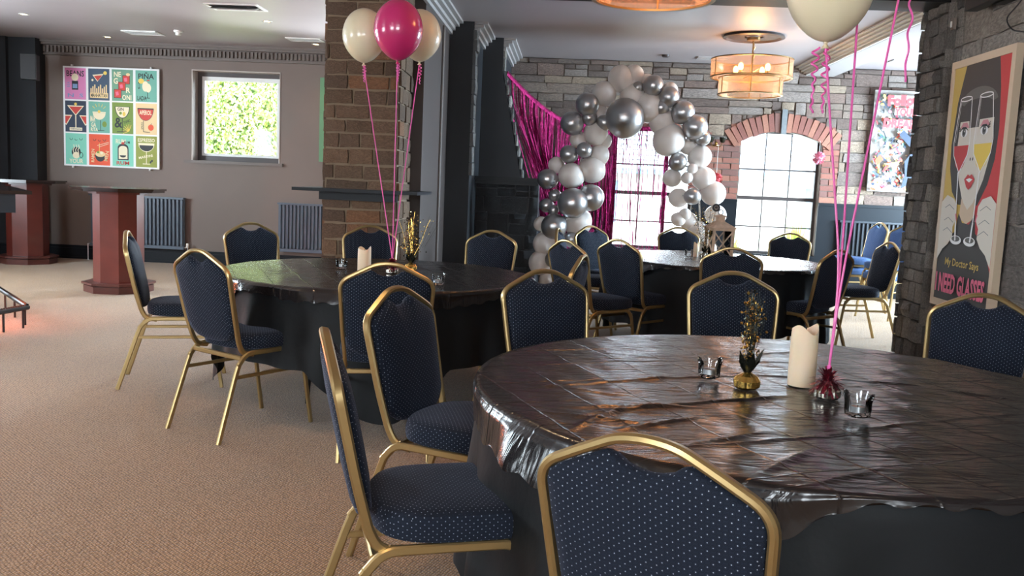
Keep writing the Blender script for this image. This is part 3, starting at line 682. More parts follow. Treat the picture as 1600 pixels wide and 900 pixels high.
def round_table(c, label, over, hem, seed, cloth_lab, sheet_lab, corner0):
    rr = random.Random(seed); RT = .915; ph = [rr.uniform(0, 6.28) for _ in range(6)]
    t = thing('round_table', label, 'table', (c[0], c[1], 0), 0, 'round banquet tables')
    MB().lathe([(RT-.015, .722), (RT-.003, .728), (RT-.003, .736), (RT-.012, .741)], 64).build('tabletop', M_mahogd, t)
    MB().lathe([(.62, .700), (.64, .700), (.64, .722), (.62, .722)], 40, cap=False).build('apron', M_steelblk, t)
    for k in range(4):
        a = R(45+90*k); MB().tube(fillet([(.45*math.cos(a)-.2*math.sin(a), .45*math.sin(a)+.2*math.cos(a), .70), (.47*math.cos(a), .47*math.sin(a), .1), (.47*math.cos(a), .47*math.sin(a), 0)], .05), .014, 8).build('leg', M_steelblk, t)
    # cloth: flat on the top, folds in the skirt, square cloth so the hem dips at four corners
    n = 288; vs = []; fs = []
    rings = [(0, 0), (.3, 0), (.6, 0), (.88, 0), (.912, .002), (.92, .012)]
    prof = []
    for i in range(n):
        a = 2*math.pi*i/n; cdip = abs(math.cos(2*(a-corner0)))**1.5
        cdip = cdip if math.cos(2*(a-corner0)) > 0 else 0
        drop = hem[0]+(hem[1]-hem[0])*max(0, math.cos(4*(a-corner0)/1))**1.0*1.0
        drop += .012*math.sin(9*a+ph[0])
        fold = .5*math.sin(17*a+ph[1]+1.3*math.sin(2*a+ph[2]))+.35*math.sin(29*a+ph[3])+.25*math.sin(7*a+ph[4])
        prof.append((a, drop, fold))
    K = 14
    for (r_, dz) in rings:
        for (a, drop, fold) in prof: vs.append((r_*math.cos(a), r_*math.sin(a), .7435-dz))
    for k in range(1, K+1):
        s_ = k/K
        for (a, drop, fold) in prof:
            r_ = .923+.022*s_+fold*.030*smooth01(s_*1.2)+.012*smooth01(s_); vs.append((r_*math.cos(a), r_*math.sin(a), .7315-drop*s_))
    m = len(rings)+K
    fs = [(j*n+i, j*n+(i+1) % n, (j+1)*n+(i+1) % n, (j+1)*n+i) for j in range(m-1) for i in range(n)]
    mb = MB(); mb.add(vs, fs); o = mb.build('tablecloth', M_cloth, loc=(c[0], c[1], 0), smooth=70); tag(o, cloth_lab, 'tablecloth', 'black cloths under the plastic sheets')
    # plastic sheet with loose overhang
    vs = []; K1, K2, n = (120, 16, 520) if seed == 1 else (60, 12, 300)
    def wr_(x, y):
        q = .55*(.0016*math.sin(31*x+9*y+2*math.sin(5*y))+.0013*math.sin(-14*x+37*y+ph[1])+.001*math.sin(60*x+20*y+ph[2]))
        for (x0, y0, x1, y1, A_, w_) in PLEATS.get(seed, ()):
            dx, dy = x1-x0, y1-y0; l2 = math.hypot(dx, dy); t_ = ((x-x0)*dx+(y-y0)*dy)/l2; d_ = ((x-x0)*dy-(y-y0)*dx)/l2+.012*math.sin(5*t_+x0*9)
            if -.05 < t_ < l2+.05:
                e_ = smooth01((t_+.05)/.15)*smooth01((l2+.05-t_)/.15); q += e_*A_*.55*math.exp(-(d_/(w_*.7))**2)*(1 if d_ > 0 else .8)
        return q
    prof = []
    for i in range(n):
        a = 2*math.pi*i/n; L_ = over(math.degrees(a) % 360)
        L_ += .005*math.sin(9*a+ph[0])+.003*math.sin(23*a+ph[3])
        fold = .6*math.sin(8*a+ph[2]+2.3*math.sin(3*a))+.18*math.sin(25*a+ph[4]+1.5*math.sin(5*a))
        prof.append((a, max(.012, L_), fold))
    for k in range(K1+1):
        r_ = .918*(k/K1)
        for (a, L_, fold) in prof:
            x, y = r_*math.cos(a), r_*math.sin(a); e = smooth01((r_-.75)/.17)
            vs.append((x, y, .7492+wr_(x, y)+e*.0035*fold*min(1, L_/.08)))
    for k in range(1, K2+1):
        s_ = k/K2
        for (a, L_, fold) in prof:
            q = L_*s_; r_ = .918+.010+.012*min(1, s_*4)+.22*q*(.6+.4*fold)+fold*.030*smooth01(s_)*min(1, L_/.1)
            z = .7492-q*.94+e*.0
            if s_ > .999: z += .006*math.sin(60*a)
            rm = .921+fold_clear(q); r_ = max(r_, .935+.03*q)
            vs.append((r_*math.cos(a), r_*math.sin(a), z))
    m = K1+1+K2
    fs = [(j*n+i, j*n+(i+1) % n, (j+1)*n+(i+1) % n, (j+1)*n+i) for j in range(m-1) for i in range(n)]
    mb = MB(); mb.add(vs, fs); o = mb.build('plastic_table_cover', M_plastic, loc=(c[0], c[1], 0), smooth=180); tag(o, sheet_lab, 'table cover', 'creased black plastic table covers')
def fold_clear(q): return .0
def bump_over(base, peaks):
    def f(d):
        v = base
        for (c, w, h) in peaks:
            e = (d-c+180) % 360-180; v += h*math.exp(-(e/w)**2)
        return v
    return f
round_table((.69, 2.63), 'large round banquet table nearest the camera', bump_over(.012, [(192, 14, .09), (212, 12, .08), (232, 13, .15), (254, 7, .10), (40, 25, .08)]), (.55, .70), 1,
    'black fabric cloth hanging to the floor from the nearest round table', 'shiny creased black plastic cover on the nearest table reflecting warm lamplight', R(30))
round_table((-1.11, 5.33), 'round banquet table in the middle, below the three balloons', bump_over(.035, [(217, 10, .15), (262, 26, .04), (305, 20, .06), (60, 20, .08)]), (.40, .66), 2,
    'black fabric cloth with pointed hem on the middle round table', 'creased black plastic cover on the middle table reflecting the green window light', R(-78))
round_table((1.28, 7.72), 'round banquet table at the far side below the arched windows', bump_over(.03, [(215, 12, .14), (60, 20, .06)]), (.50, .68), 3,
    'black fabric cloth on the far round table under the lantern', 'pale-lit creased black plastic cover on the far table', R(60))

# ------------------------------------------------------------------ octagonal pedestals
def octo(r, z0, z1, c=(0, 0), a0=22.5): 
    return [(r*math.cos(R(a0+45*i))+c[0], r*math.sin(R(a0+45*i))+c[1]) for i in range(8)]
def pedestal(loc, label, rz):
    t = thing('pedestal_table', label, 'table', (loc[0], loc[1], 0), rz, 'octagonal mahogany standing tables')
    MB().prism(octo(.345, 0, 0), 0, .07).prism(octo(.325, 0, 0), .07, .085).prism(octo(.365, 0, 0), .085, .105).build('base', M_mahogd, t, smooth=0)
    MB().prism(octo(.25, 0, 0), .105, 1.03).build('column', M_mahog, t, smooth=0)
    MB().prism(octo(.29, 0, 0), 1.03, 1.055).build('collar', M_mahogd, t, smooth=0)
    MB().prism(octo(.455, 0, 0), 1.055, 1.075).prism(octo(.475, 0, 0), 1.075, 1.095).build('table_top', M_topgloss, t, smooth=0)
    return t
p1 = pedestal((-4.72, 9.22), 'near octagonal mahogany pedestal table standing right of the other, below the drinks poster', R(4))
pedestal((-7.08, 11.42), 'far octagonal mahogany pedestal table by the black corner wall', R(8))
hb = thing('high_bar_table', 'dark gloss high table cut by the left edge, its corner pointing right', 'table', (-4.04, 6.58, 0), R(0))
def quad(c, d1, d2, l1, l2):
    a = Vector(c); u = Vector(d1).normalized()*l1; v = Vector(d2).normalized()*l2
    return [a, a+u, a+u+v, a+v]
D1 = Vector((-.617, .787)); D2 = Vector((-.787, -.617))
MB().prism([tuple(p) for p in quad((0, 0), D1, D2, 1.5, .8)], 1.075, 1.10).build('table_top', M_topgloss, hb, smooth=0)
off = D1*.12+D2*.10
MB().prism([tuple(p+off) for p in quad((0, 0), D1, D2, 1.26, .6)], .93, 1.075).build('apron', M_raddk, hb, smooth=0)
for a, b in ((.2, .6), (1.3, .6), (.55, .62), (1.3, .2)):
    p = D1*a+D2*b; MB().bb(p.x-.03, p.x+.03, p.y-.03, p.y+.03, 0, .93).build('leg', M_trim, hb, smooth=0)

# low metal frame
lf = thing('low_platform_frame', 'low black metal platform frame on short legs at the left edge', 'platform', (-4.28, 6.88, 0))
c0, e1, e2 = Vector((0, 0, .16)), Vector((-1.16, 1.28, .16)), Vector((-.10, -.85, .16))
def rail(a, b, n_): MB().bar([a, b], (0, 0, 1), .035, .035).build('rail', M_steelblk, lf)
e3 = e1+(e2-c0)
for a, b in ((c0, e1), (c0, e2), (e2, e3), (e1, e3)): rail(a, b, 0)
for a, b, n_ in ((c0, e1, 4), (c0, e2, 4), (e2, e3, 3)):
    for i in range(n_):
        p = a.lerp(b, (i+.25)/n_); MB().tube([(p.x, p.y, 0), (p.x, p.y, .15)], .009, 8).build('leg', M_steelblk, lf)
nb = MB()
for i in range(34):
    p = c0.lerp(e2, i/34); nb.box((p.x, p.y, .182), (.012, .012, .012)); p = c0.lerp(e1, i/34); nb.box((p.x, p.y, .182), (.012, .012, .012))
nb.build('grip_studs', M_steelblk, lf, smooth=0, kind='stuff')

# ------------------------------------------------------------------ radiators
def radiator(name, label, x0, x1, z0, z1, m, n, valve=True):
    t = thing(name, label, 'radiator', ((x0+x1)/2, WY-.06, 0), 0); w = x1-x0
    MB().box((0, -.012, (z0+z1)/2), (w, .02, z1-z0)).build('back_panel', m, t, smooth=0)
    f = MB()
    for i in range(n):
        x = -w/2+.03+(w-.06)*i/(n-1); q = (w-.06)/(n-1)*.34
        f.prism([(x-q, -.022), (x-q*.6, -.052), (x+q*.6, -.052), (x+q, -.022)], z0+.05, z1-.03)
    f.build('fins', m, t, smooth=0, kind='stuff')
    MB().box((0, -.03, z1-.012), (w+.01, .075, .022)).build('top_grille', m, t, smooth=0)
    MB().box((0, -.035, z0+.025), (w, .03, .04)).build('bottom_rail', m, t, smooth=0)
    s_ = MB()
    for i in range(n): s_.ball((-w/2+.03+(w-.06)*i/(n-1), -.048, z0+.065), .010, 8, 6)
    s_.build('weld_spots', M_rad, t, kind='stuff')
    if valve:
        MB().tube([(w/2+.05, -.03, 0), (w/2+.05, -.03, z0+.03), (w/2, -.03, z0+.03)], .008, 6).build('pipe', M_alu, t)
        MB().lathe([(.018, z0+.03), (.022, z0+.04), (.02, z0+.09), (.01, z0+.095)], 12, (w/2+.05, -.03, 0)).build('valve', M_white, t)
        MB().tube([(-w/2-.04, -.03, 0), (-w/2-.04, -.03, z0+.03), (-w/2, -.03, z0+.03)], .008, 6).build('pipe', M_alu, t)
radiator('panel_radiator', 'slate blue ribbed radiator below the drinks poster, behind the near pedestal', -6.63, -5.29, .2, .925, M_rad, 24)
radiator('panel_radiator', 'slate blue ribbed radiator beside the brown stone pillar', -3.96, -2.72, .24, .92, M_rad, 24)
radiator('panel_radiator', 'black ribbed radiator on the far wall behind the pale blue chairs', 3.62, 4.62, .35, 1.02, M_raddk, 18, False)

# ------------------------------------------------------------------ ceiling fittings
def downlight(x, y, lab, e=9):
    t = thing('downlight', lab, 'ceiling light', (x, y, CEIL), 0, 'recessed downlights')
    MB().lathe([(.055, -.004), (.058, -.001), (.058, 0), (.036, 0), (.036, -.004)], 24, cap=False).build('ring', M_white, t)
    MB().lathe([(.034, -.0015), (.034, -.0035)], 20).build('lens', M_spotglow, t)
    l = bpy.data.lights.new('downlight_beam', 'SPOT'); l.energy = e; l.color = (1, .70, .41); l.spot_size = R(110); l.spot_blend = .8; l.shadow_soft_size = .04
    o = bpy.data.objects.new('downlight_beam', l); COL.objects.link(o); o.location = (x, y, CEIL-.03)
for x, y, lab in ((-6.31, 10.18, 'leftmost recessed downlight in the ceiling over the high tables'), (-6.13, 11.72, 'recessed downlight above the drinks poster near the cornice'),
                  (-3.45, 10.11, 'recessed downlight in the ceiling left of the balloons'), (-3.35, 11.72, 'recessed downlight next to the vent by the stone pillar')):
    downlight(x, y, lab, 10)
for i, (x, y) in enumerate([(-3.6, 6.2), (-3.6, 3.4), (-1.2, 3.6), (-3.6, .6), (-1.0, .4), (-6.2, 6.2), (-6.2, 3.2), (1.0, -.6)]):
    downlight(x, y, ['recessed downlight out of view over the carpet', 'recessed downlight out of view over the floor by the platform'][i % 2]+' %s' % ['left of the middle table', 'left of the nearest table', 'between the round tables', 'near the rear windows', 'right above the camera', 'over the platform frame', 'over the empty left floor', 'behind the nearest table'][i], 58)
def vent(x, y, w, d, lab, cat='ceiling vent', nsl=5, m=M_white):
    t = thing('ceiling_vent', lab, cat, (x, y, CEIL), 0, 'ceiling vents')
    MB().bb(-w/2, w/2, -d/2, -d/2+.03, -.012, 0).bb(-w/2, w/2, d/2-.03, d/2, -.012, 0).bb(-w/2, -w/2+.03, -d/2+.03, d/2-.03, -.012, 0).bb(w/2-.03, w/2, -d/2+.03, d/2-.03, -.012, 0).build('frame', m, t, smooth=0)
    MB().bb(-w/2+.03, w/2-.03, -d/2+.03, d/2-.03, -.003, 0).build('backing', M_frame, t, smooth=0)
    for i in range(nsl):
        y_ = -d/2+.03+(d-.06)*(i+.5)/nsl; MB().box((0, y_, -.008), (w-.06, (d-.06)/nsl*.8, .003), (R(20), 0, 0)).build('slat', m, t, smooth=0)
vent(-5.42, 11.25, .44, .30, 'white square ceiling vent above the drinks poster')
vent(-3.38, 11.35, .44, .26, 'white ceiling vent beside the stone pillar')
vent(-3.5, 9.30, .56, .34, 'pale green-lit ceiling panel cut by the top edge', nsl=1)
vent(1.76, 11.72, .42, .22, 'small ceiling vent left of the amber pendant lamp', m=M_crown)
vent(4.05, 11.40, .42, .22, 'small ceiling vent right of the moulded soffit', m=M_crown)
sd = thing('smoke_detector', 'round white smoke detector beside the ceiling vent', 'smoke detector', (-4.86, 11.0, CEIL))
MB().lathe([(.055, 0), (.055, -.018), (.048, -.022)], 24).build('base', M_white, sd)
MB().lathe([(.036, -.022), (.034, -.05), (.022, -.058)], 20).build('sensor', M_white, sd)
tag(MB().lathe([(.05, 0), (.05, -.02), (.03, -.03)], 16).build('motion_sensor', M_frame, loc=(1.14, 11.6, CEIL)), 'small dark ceiling sensor above the balloon arch', 'sensor')

def pendant(x, y, lab, e):
    t = thing('pendant_lamp', lab, 'lamp', (x, y, 0), 0, 'amber ribbed glass pendant lamps')
    MB().lathe([(.10, CEIL), (.315, CEIL), (.325, CEIL-.025), (.29, CEIL-.035), (.27, CEIL-.015), (.10, CEIL-.015)], 40, cap=False).build('ceiling_rose', M_frame, t)
    MB().lathe([(.001, CEIL-.02), (.07, CEIL-.02), (.07, CEIL-.05), (.02, CEIL-.055)], 20).build('canopy', M_brass, t)
    MB().tube([(0, 0, CEIL-.05), (0, 0, 2.58)], .008, 8).build('rod', M_brass, t)
    for k in range(4): MB().tube([(.018*(k % 2), .018*((k+1) % 2), CEIL-.07-.045*k), (.012, .012, CEIL-.10-.045*k)], .009, 6).build('chain_link', M_brass, t)
    n = 192; ribs = lambda a, z: 1+.012*abs(math.sin(a*48))
    for (r_, z0, z1) in ((.425, 2.555, 2.745), (.335, 2.375, 2.55)):
        MB().lathe([(r_, z0), (r_, z1)], n, fn=ribs, cap=False).build('glass_shade', M_amber, t, smooth=60)
        for zz in (z0, z1): MB().lathe([(r_-.012, zz-.006), (r_+.012, zz-.006), (r_+.012, zz+.006), (r_-.012, zz+.006), (r_-.012, zz-.006)], 48, cap=False).build('ring', M_brass, t)
        for k in range(6):
            a = R(60*k+20); MB().bar([((r_+.008)*math.cos(a), (r_+.008)*math.sin(a), z0), ((r_+.008)*math.cos(a), (r_+.008)*math.sin(a), z1)], (math.cos(a), math.sin(a), 0), .008, .012).build('strut', M_brass, t)
    MB().bar([(-.42, 0, 2.60), (.42, 0, 2.60)], (0, 0, 1), .012, .012).bar([(0, -.42, 2.60), (0, .42, 2.60)], (0, 0, 1), .012, .012).build('cross_arm', M_brass, t)
    for k in range(4):
        a = R(90*k+45); MB().ball((.2*math.cos(a), .2*math.sin(a), 2.655), .028, 12, 8, 1.5).build('bulb', M_bulb, t)
        MB().lathe([(.014, 2.60), (.014, 2.625)], 10, (.2*math.cos(a), .2*math.sin(a), 0)).bar([(0, 0, 2.60), (.2*math.cos(a), .2*math.sin(a), 2.60)], (0, 0, 1), .008, .008).build('socket', M_brass, t)
    l = bpy.data.lights.new('pendant_light', 'POINT'); l.energy = e*.6; l.color = (1, .46, .18); l.shadow_soft_size = .12
    o = bpy.data.objects.new('pendant_light', l); COL.objects.link(o); o.location = (x, y, 2.66); o.parent = t; o.location = (0, 0, 2.66)
pendant(1.91, 10.0, 'two-tier amber glass pendant lamp hanging whole from the ceiling before the arched window', 22)
pendant(.42, 5.2, 'amber glass pendant lamp cut off by the top edge of the picture', 40)

# ------------------------------------------------------------------ wall things
spk = thing('wall_speaker', 'black box loudspeaker mounted high in the black left corner', 'speaker', (-7.13, 11.62, 2.56), R(18))
MB().box((0, 0, 0), (.19, .18, .32)).build('cabinet', M_plasticblk, spk, smooth=0)
MB().box((0, -.094, 0), (.17, .008, .30)).build('grille', M_steelblk, spk, smooth=0)
MB().bar([(0, .09, 0), (-.02, .40, 0)], (0, 0, 1), .04, .04).build('bracket', M_steelblk, spk)
ws = thing('wall_switch', 'small stone-coloured switch plate high on the right stone wall', 'switch', (XR-.055, 7.41, 2.70), R(-90))
MB().box((0, 0, 0), (.085, .02, .085)).build('plate', M_mortar3, ws, smooth=0)
MB().box((0, -.012, 0), (.02, .01, .045)).build('rocker', M_white, ws, smooth=0)
bx = thing('wall_tv', 'underside of a black wall-mounted screen at the top right corner', 'screen', (XR-.14, 6.45, 2.95))
MB().box((0, 0, 0), (.09, .9, .5)).build('housing', M_plasticblk, bx, smooth=0)
MB().box((.07, 0, -.22), (.10, .4, .06)).build('wall_bracket', M_steelblk, bx, smooth=0)
MB().tube(fillet([(.06, -.25, -.24), (.08, -.10, -.30), (.09, .10, -.36), (.085, -.02, -.46), (.09, -.2, -.50)], .1), .005, 6).build('cable', M_plasticblk, bx)

# ------------------------------------------------------------------ printed pictures
class Print:
    """flat shapes stacked a fraction of a millimetre proud of a board; coordinates 0..w, 0..h"""
    def __init__(s, T, base=.001): s.T = T; s.k = 0; s.mb = MB(); s.base = base; s.texts = []
    def _t(s): s.k += 1; return s.base+s.k*.00016
    def poly(s, m, pts):
        t = s._t(); s.mb.use(m); s.mb.add([s.T @ Vector((p[0], -t, p[1])) for p in pts], [tuple(range(len(pts)))]); return s
    def rect(s, m, x0, y0, x1, y1): return s.poly(m, [(x0, y0), (x1, y0), (x1, y1), (x0, y1)])
    def ell(s, m, cx, cy, rx, ry, a0=0, a1=360, n=28, rot=0):
        pts = []
        for i in range(n if a1-a0 == 360 else n+1):
            a = R(a0+(a1-a0)*i/n); x, y = rx*math.cos(a), ry*math.sin(a); c, q = math.cos(R(rot)), math.sin(R(rot)); pts.append((cx+x*c-y*q, cy+x*q+y*c))
        return s.poly(m, pts)
    def line(s, m, pts, w):
        t = s._t(); s.mb.use(m)
        for a, b in zip(pts, pts[1:]):
            d = Vector((b[0]-a[0], b[1]-a[1])); 
            if d.length < 1e-6: continue
            d.normalize(); n = Vector((-d.y, d.x))*w/2; e = d*w*.25
            A, B = Vector(a)-e, Vector(b)+e
            s.mb.add([s.T @ Vector((p.x, -t, p.y)) for p in (A-n, B-n, B+n, A+n)], [(0, 1, 2, 3)])
        return s
    def ring(s, m, cx, cy, rx, ry, w, a0=0, a1=360, n=24): return s.line(m, [(cx+rx*math.cos(R(a0+(a1-a0)*i/n)), cy+ry*math.sin(R(a0+(a1-a0)*i/n))) for i in range(n+1)], w)
    def text(s, m, txt, cx, cy, h, w=None, bold=.02, rot=0, shear=0):
        cu = bpy.data.curves.new('lettering', 'FONT'); cu.body = txt; cu.size = 1; cu.align_x = 'CENTER'; cu.align_y = 'CENTER'; cu.offset = bold; cu.shear = shear; cu.resolution_u = 2
        o = bpy.data.objects.new('lettering_source', cu); me = bpy.data.meshes.new_from_object(o)
        if me is None or not me.vertices: return s
        xs = [v.co.x for v in me.vertices]; ys = [v.co.y for v in me.vertices]
        mx_, my_ = (min(xs)+max(xs))/2, (min(ys)+max(ys))/2; sy = h/(max(ys)-min(ys)); sx = (w/(max(xs)-min(xs))) if w else sy
        t = s._t(); s.mb.use(m); c, q = math.cos(R(rot)), math.sin(R(rot)); pts = []
        for v in me.vertices:
            x, y = (v.co.x-mx_)*sx, (v.co.y-my_)*sy; pts.append(s.T @ Vector((cx+x*c-y*q, -t, cy+x*q+y*c)))
        s.mb.add(pts, [tuple(p.vertices) for p in me.polygons])
        bpy.data.objects.remove(o); bpy.data.curves.remove(cu); bpy.data.meshes.remove(me); return s
    def build(s, name, parent):
        me = bpy.data.meshes.new(name); me.from_pydata(s.mb.v, [], s.mb.f)
        for mm in s.mb.mats: me.materials.append(mm)
        me.polygons.foreach_set('material_index', s.mb.m)
        o = bpy.data.objects.new(name, me); COL.objects.link(o); o.parent = parent; return o
C_ = dict(pink=(214, 130, 178), slate=(62, 82, 104), teal=(110, 176, 158), mint=(128, 208, 184), green=(118, 146, 60), olive=(142, 152, 62), sand=(232, 206, 156), orange=(228, 86, 50), red=(206, 66, 56), navy=(40, 54, 76), cream=(238, 228, 196), ink=(34, 40, 44), white=(236, 238, 238), yellow=(230, 200, 90), blue=(120, 150, 190), sage=(110, 160, 134), grey=(120, 128, 130), black=(58, 58, 58), skin=(222, 208, 190), crimson=(196, 62, 66), gold=(206, 176, 92), rose=(226, 110, 140), lgrey=(198, 192, 184), dgrey=(98, 98, 96), face=(216, 210, 198), skin2=(206, 184, 158), rose2=(206, 140, 150), pale=(172, 166, 160))
P = {k: flat(k, *v) for k, v in C_.items()}
# drinks poster: twelve cards on one white board
dp = thing('drinks_poster', 'square white board of twelve colourful drink prints on the taupe wall', 'poster', (-7.02, WY-.05, 1.30), 0)
DW, DH = 1.36, 1.36
MB().bb(0, DW, .0, .03, 0, DH).build('board', P['white'], dp, smooth=0)
for (x, z) in ((.12, DH+.012), (1.24, DH+.012), (.12, -.012), (1.22, -.012)): MB().box((x, .02, z), (.02, .03, .03)).build('wall_clip', M_white, dp, smooth=0)
cw, chh, gx, gz = .300, .425, .028, .020
def card(i, j, col):
    x = .026+i*(cw+gx+.006); z = .022+(2-j)*(chh+gz)
    p = Print(Matrix.Translation((x, 0, z))); p.rect(P[col], 0, 0, cw, chh); return p
k_ = card(0, 0, 'pink'); k_.text(P['ink'], 'BEANS', .15, .35, .08, .25).ell(P['cream'], .145, .30, .05, .05).rect(P['ink'], .10, .13, .19, .25).rect(P['blue'], .112, .15, .178, .21).text(P['blue'], 'B E A', .05, .2, .04, .07, rot=90).text(P['blue'], 'N  S', .15, .055, .05, .22); k_.build('print_card', dp)
k_ = card(1, 0, 'slate'); k_.poly(P['cream'], [(.06, .34), (.22, .36), (.13, .25)]).poly(P['red'], [(.08, .325), (.20, .34), (.135, .26)]).ell(P['yellow'], .24, .37, .025, .025).ell(P['cream'], .06, .27, .015, .015)
for q in range(9): k_.rect(P['sand'], .03+q*.027, .1, .048+q*.027, .16+.05*((q*7) % 3)/2)
k_.rect(P['sand'], .025, .03, .28, .10).text(P['ink'], 'MANHATTAN', .152, .065, .05, .23); k_.build('print_card', dp)
k_ = card(2, 0, 'sage'); k_.text(P['cream'], 'NE', .08, .36, .07, .10).text(P['cream'], 'G', .055, .27, .08, .06).text(P['cream'], 'R', .23, .15, .07, .06).text(P['cream'], 'ONI', .21, .05, .07, .13)
for (x, z) in ((.20, .29), (.14, .2), (.08, .1)): k_.rect(P['ink'], x-.05, z-.06, x+.055, z+.06).rect(P['red'], x-.044, z-.054, x+.049, z+.054).poly(P['rose'], [(x-.02, z-.03), (x+.02, z-.02), (x+.01, z+.03), (x-.03, z+.02)])
k_.ell(P['sand'], .23, .36, .03, .02); k_.build('print_card', dp)
k_ = card(3, 0, 'teal'); k_.text(P['ink'], 'PIÑA', .15, .355, .09, .22).text(P['ink'], 'CO', .05, .22, .10, .035, rot=0).text(P['ink'], 'LADA', .09, .05, .06, .13).ell(P['yellow'], .08, .28, .04, .035).ell(P['cream'], .14, .21, .045, .07).ell(P['cream'], .18, .19, .04, .06).line(P['ink'], [(.17, .13), (.17, .06)], .008).line(P['ink'], [(.14, .055), (.2, .055)], .008).rect(P['red'], .16, .285, .2, .3); k_.build('print_card', dp)
k_ = card(0, 1, 'navy')
k_.poly(P['cream'], [(0, .23), (.10, .23), (.015, .09), (0, .10)]).poly(P['red'], [(0, .215), (.08, .215), (.012, .11), (0, .12)]).poly(P['cream'], [(.30, .23), (.20, .23), (.285, .09), (.30, .10)]).poly(P['red'], [(.30, .215), (.22, .215), (.288, .11), (.30, .12)])
for (x, z, q) in ((.15, .22, 1.),): k_.poly(P['cream'], [(x-.12*q, z+.14*q), (x+.12*q, z+.14*q), (x, z)]).poly(P['red'], [(x-.095*q, z+.125*q), (x+.095*q, z+.125*q), (x, z+.018)])
k_.line(P['cream'], [(.15, .22), (.15, .06)], .014).rect(P['cream'], .06, .02, .24, .06).text(P['slate'], 'COSMOPOLITAN', .15, .04, .02, .16).ell(P['yellow'], .15, .38, .02, .02).rect(P['navy'], -.0, .0, .001, .001); k_.build('print_card', dp)
k_ = card(1, 1, 'teal'); k_.ell(P['cream'], .15, .27, .09, .09, 180, 360).line(P['cream'], [(.06, .28), (.24, .28)], .016).ell(P['yellow'], .15, .29, .02, .02).line(P['ink'], [(.17, .17), (.17, .04)], .008).line(P['ink'], [(.13, .035), (.22, .035)], .008).ell(P['green'], .225, .12, .032, .04).text(P['cream'], 'MAR', .06, .19, .08, .07).text(P['cream'], 'GA', .07, .11, .06, .07).text(P['cream'], 'RITA', .08, .045, .05, .10)
for a in range(5): k_.line(P['yellow'], [(.15+.08*math.cos(R(40+25*a)), .29+.07*math.sin(R(40+25*a))), (.15+.12*math.cos(R(40+25*a)), .29+.11*math.sin(R(40+25*a)))], .007)
k_.build('print_card', dp)
k_ = card(2, 1, 'green'); k_.ell(P['ink'], .145, .37, .105, .16, 180, 360).ell(P['cream'], .145, .365, .095, .145, 180, 360).text(P['ink'], 'GIN', .12, .335, .045, .09).ell(P['yellow'], .17, .27, .022, .03).ell(P['green'], .12, .28, .02, .02).text(P['ink'], '&', .09, .15, .14, .11).text(P['ink'], 'TONIC', .21, .17, .035, .10, rot=22).line(P['ink'], [(.145, .21), (.145, .03)], .009).line(P['ink'], [(.07, .025), (.21, .03)], .009)
for a in range(7): k_.line(P['yellow'], [(.24, .04), (.24+.09*math.cos(R(70+22*a)), .04+.09*math.sin(R(70+22*a)))], .008)
k_.build('print_card', dp)
k_ = card(3, 1, 'sand'); k_.ell(P['ink'], .14, .36, .115, .17, 180, 360).ell(P['red'], .14, .345, .105, .15, 180, 360).text(P['cream'], 'APEROL', .14, .30, .06, .17).line(P['ink'], [(.11, .19), (.11, .04), (.2, .035)], .008).text(P['ink'], 'SPRITZ', .09, .12, .02, .10, rot=90).ell(P['orange'], .215, .1, .04, .042).line(P['ink'], [(.215, .14), (.225, .155)], .006); k_.build('print_card', dp)
for (i, j, bg) in ((0, 2, 'mint'), (1, 2, 'orange')):
    k_ = card(i, j, bg)
    k_.ring(P['ink'], .08, .36, .02, .025, .006, 180, 360, 8).ring(P['ink'], .15, .35, .018, .02, .006, 180, 330, 8).ring(P['ink'], .22, .36, .02, .025, .006, 180, 360, 8)
    if i == 0:
        k_.ell(P['ink'], .15, .17, .065, .07).ell(P['cream'], .15, .125, .05, .045).ring(P['ink'], .22, .13, .025, .035, .008)
        for q in range(3): k_.line(P['cream'], [(.115+q*.035, .16), (.105+q*.035, .2), (.125+q*.035, .23), (.115+q*.035, .27)], .01)
        k_.text(P['cream'], 'YOUR', .15, .045, .06, .2)
    else:
        k_.ell(P['ink'], .16, .15, .075, .1, 180, 360).ell(P['sand'], .16, .155, .07, .04).ell(P['cream'], .18, .17, .02, .02).ell(P['green'], .13, .18, .02, .015).line(P['yellow'], [(.15, .16), (.15, .3)], .008).line(P['cream'], [(.12, .27), (.28, .32)], .006).line(P['cream'], [(.14, .25), (.28, .3)], .006).text(P['sand'], 'RAMEN', .055, .13, .045, .18, rot=88).text(P['sand'], 'MEN', .25, .13, .05, .14, rot=80)
    k_.build('print_card', dp)
k_ = card(2, 2, 'mint'); k_.rect(P['ink'], .075, .085, .23, .25).ell(P['ink'], .152, .25, .077, .06, 0, 180).rect(P['cream'], .09, .1, .215, .235).ell(P['cream'], .152, .235, .062, .045, 0, 180).ell(P['ink'], .15, .15, .045, .03, 180, 360).text(P['cream'], 'RUM', .12, .34, .06, .14).text(P['ink'], 'RUM', .21, .33, .035, .08).rect(P['red'], .13, .30, .17, .33).text(P['red'], 'RUM', .15, .045, .05, .18); k_.build('print_card', dp)
k_ = card(3, 2, 'olive'); k_.text(P['cream'], 'ESPRESSO', .15, .37, .05, .24).ell(P['cream'], .15, .33, .115, .12, 180, 360).ell(P['ink'], .15, .30, .1, .08, 180, 360).line(P['cream'], [(.15, .22), (.15, .05)], .01).line(P['cream'], [(.1, .045), (.2, .045)], .01).text(P['cream'], 'MARTINI', .14, .145, .035, .2, rot=12).ell(P['ink'], .23, .09, .012, .016).ell(P['ink'], .21, .07, .012, .016); k_.build('print_card', dp)

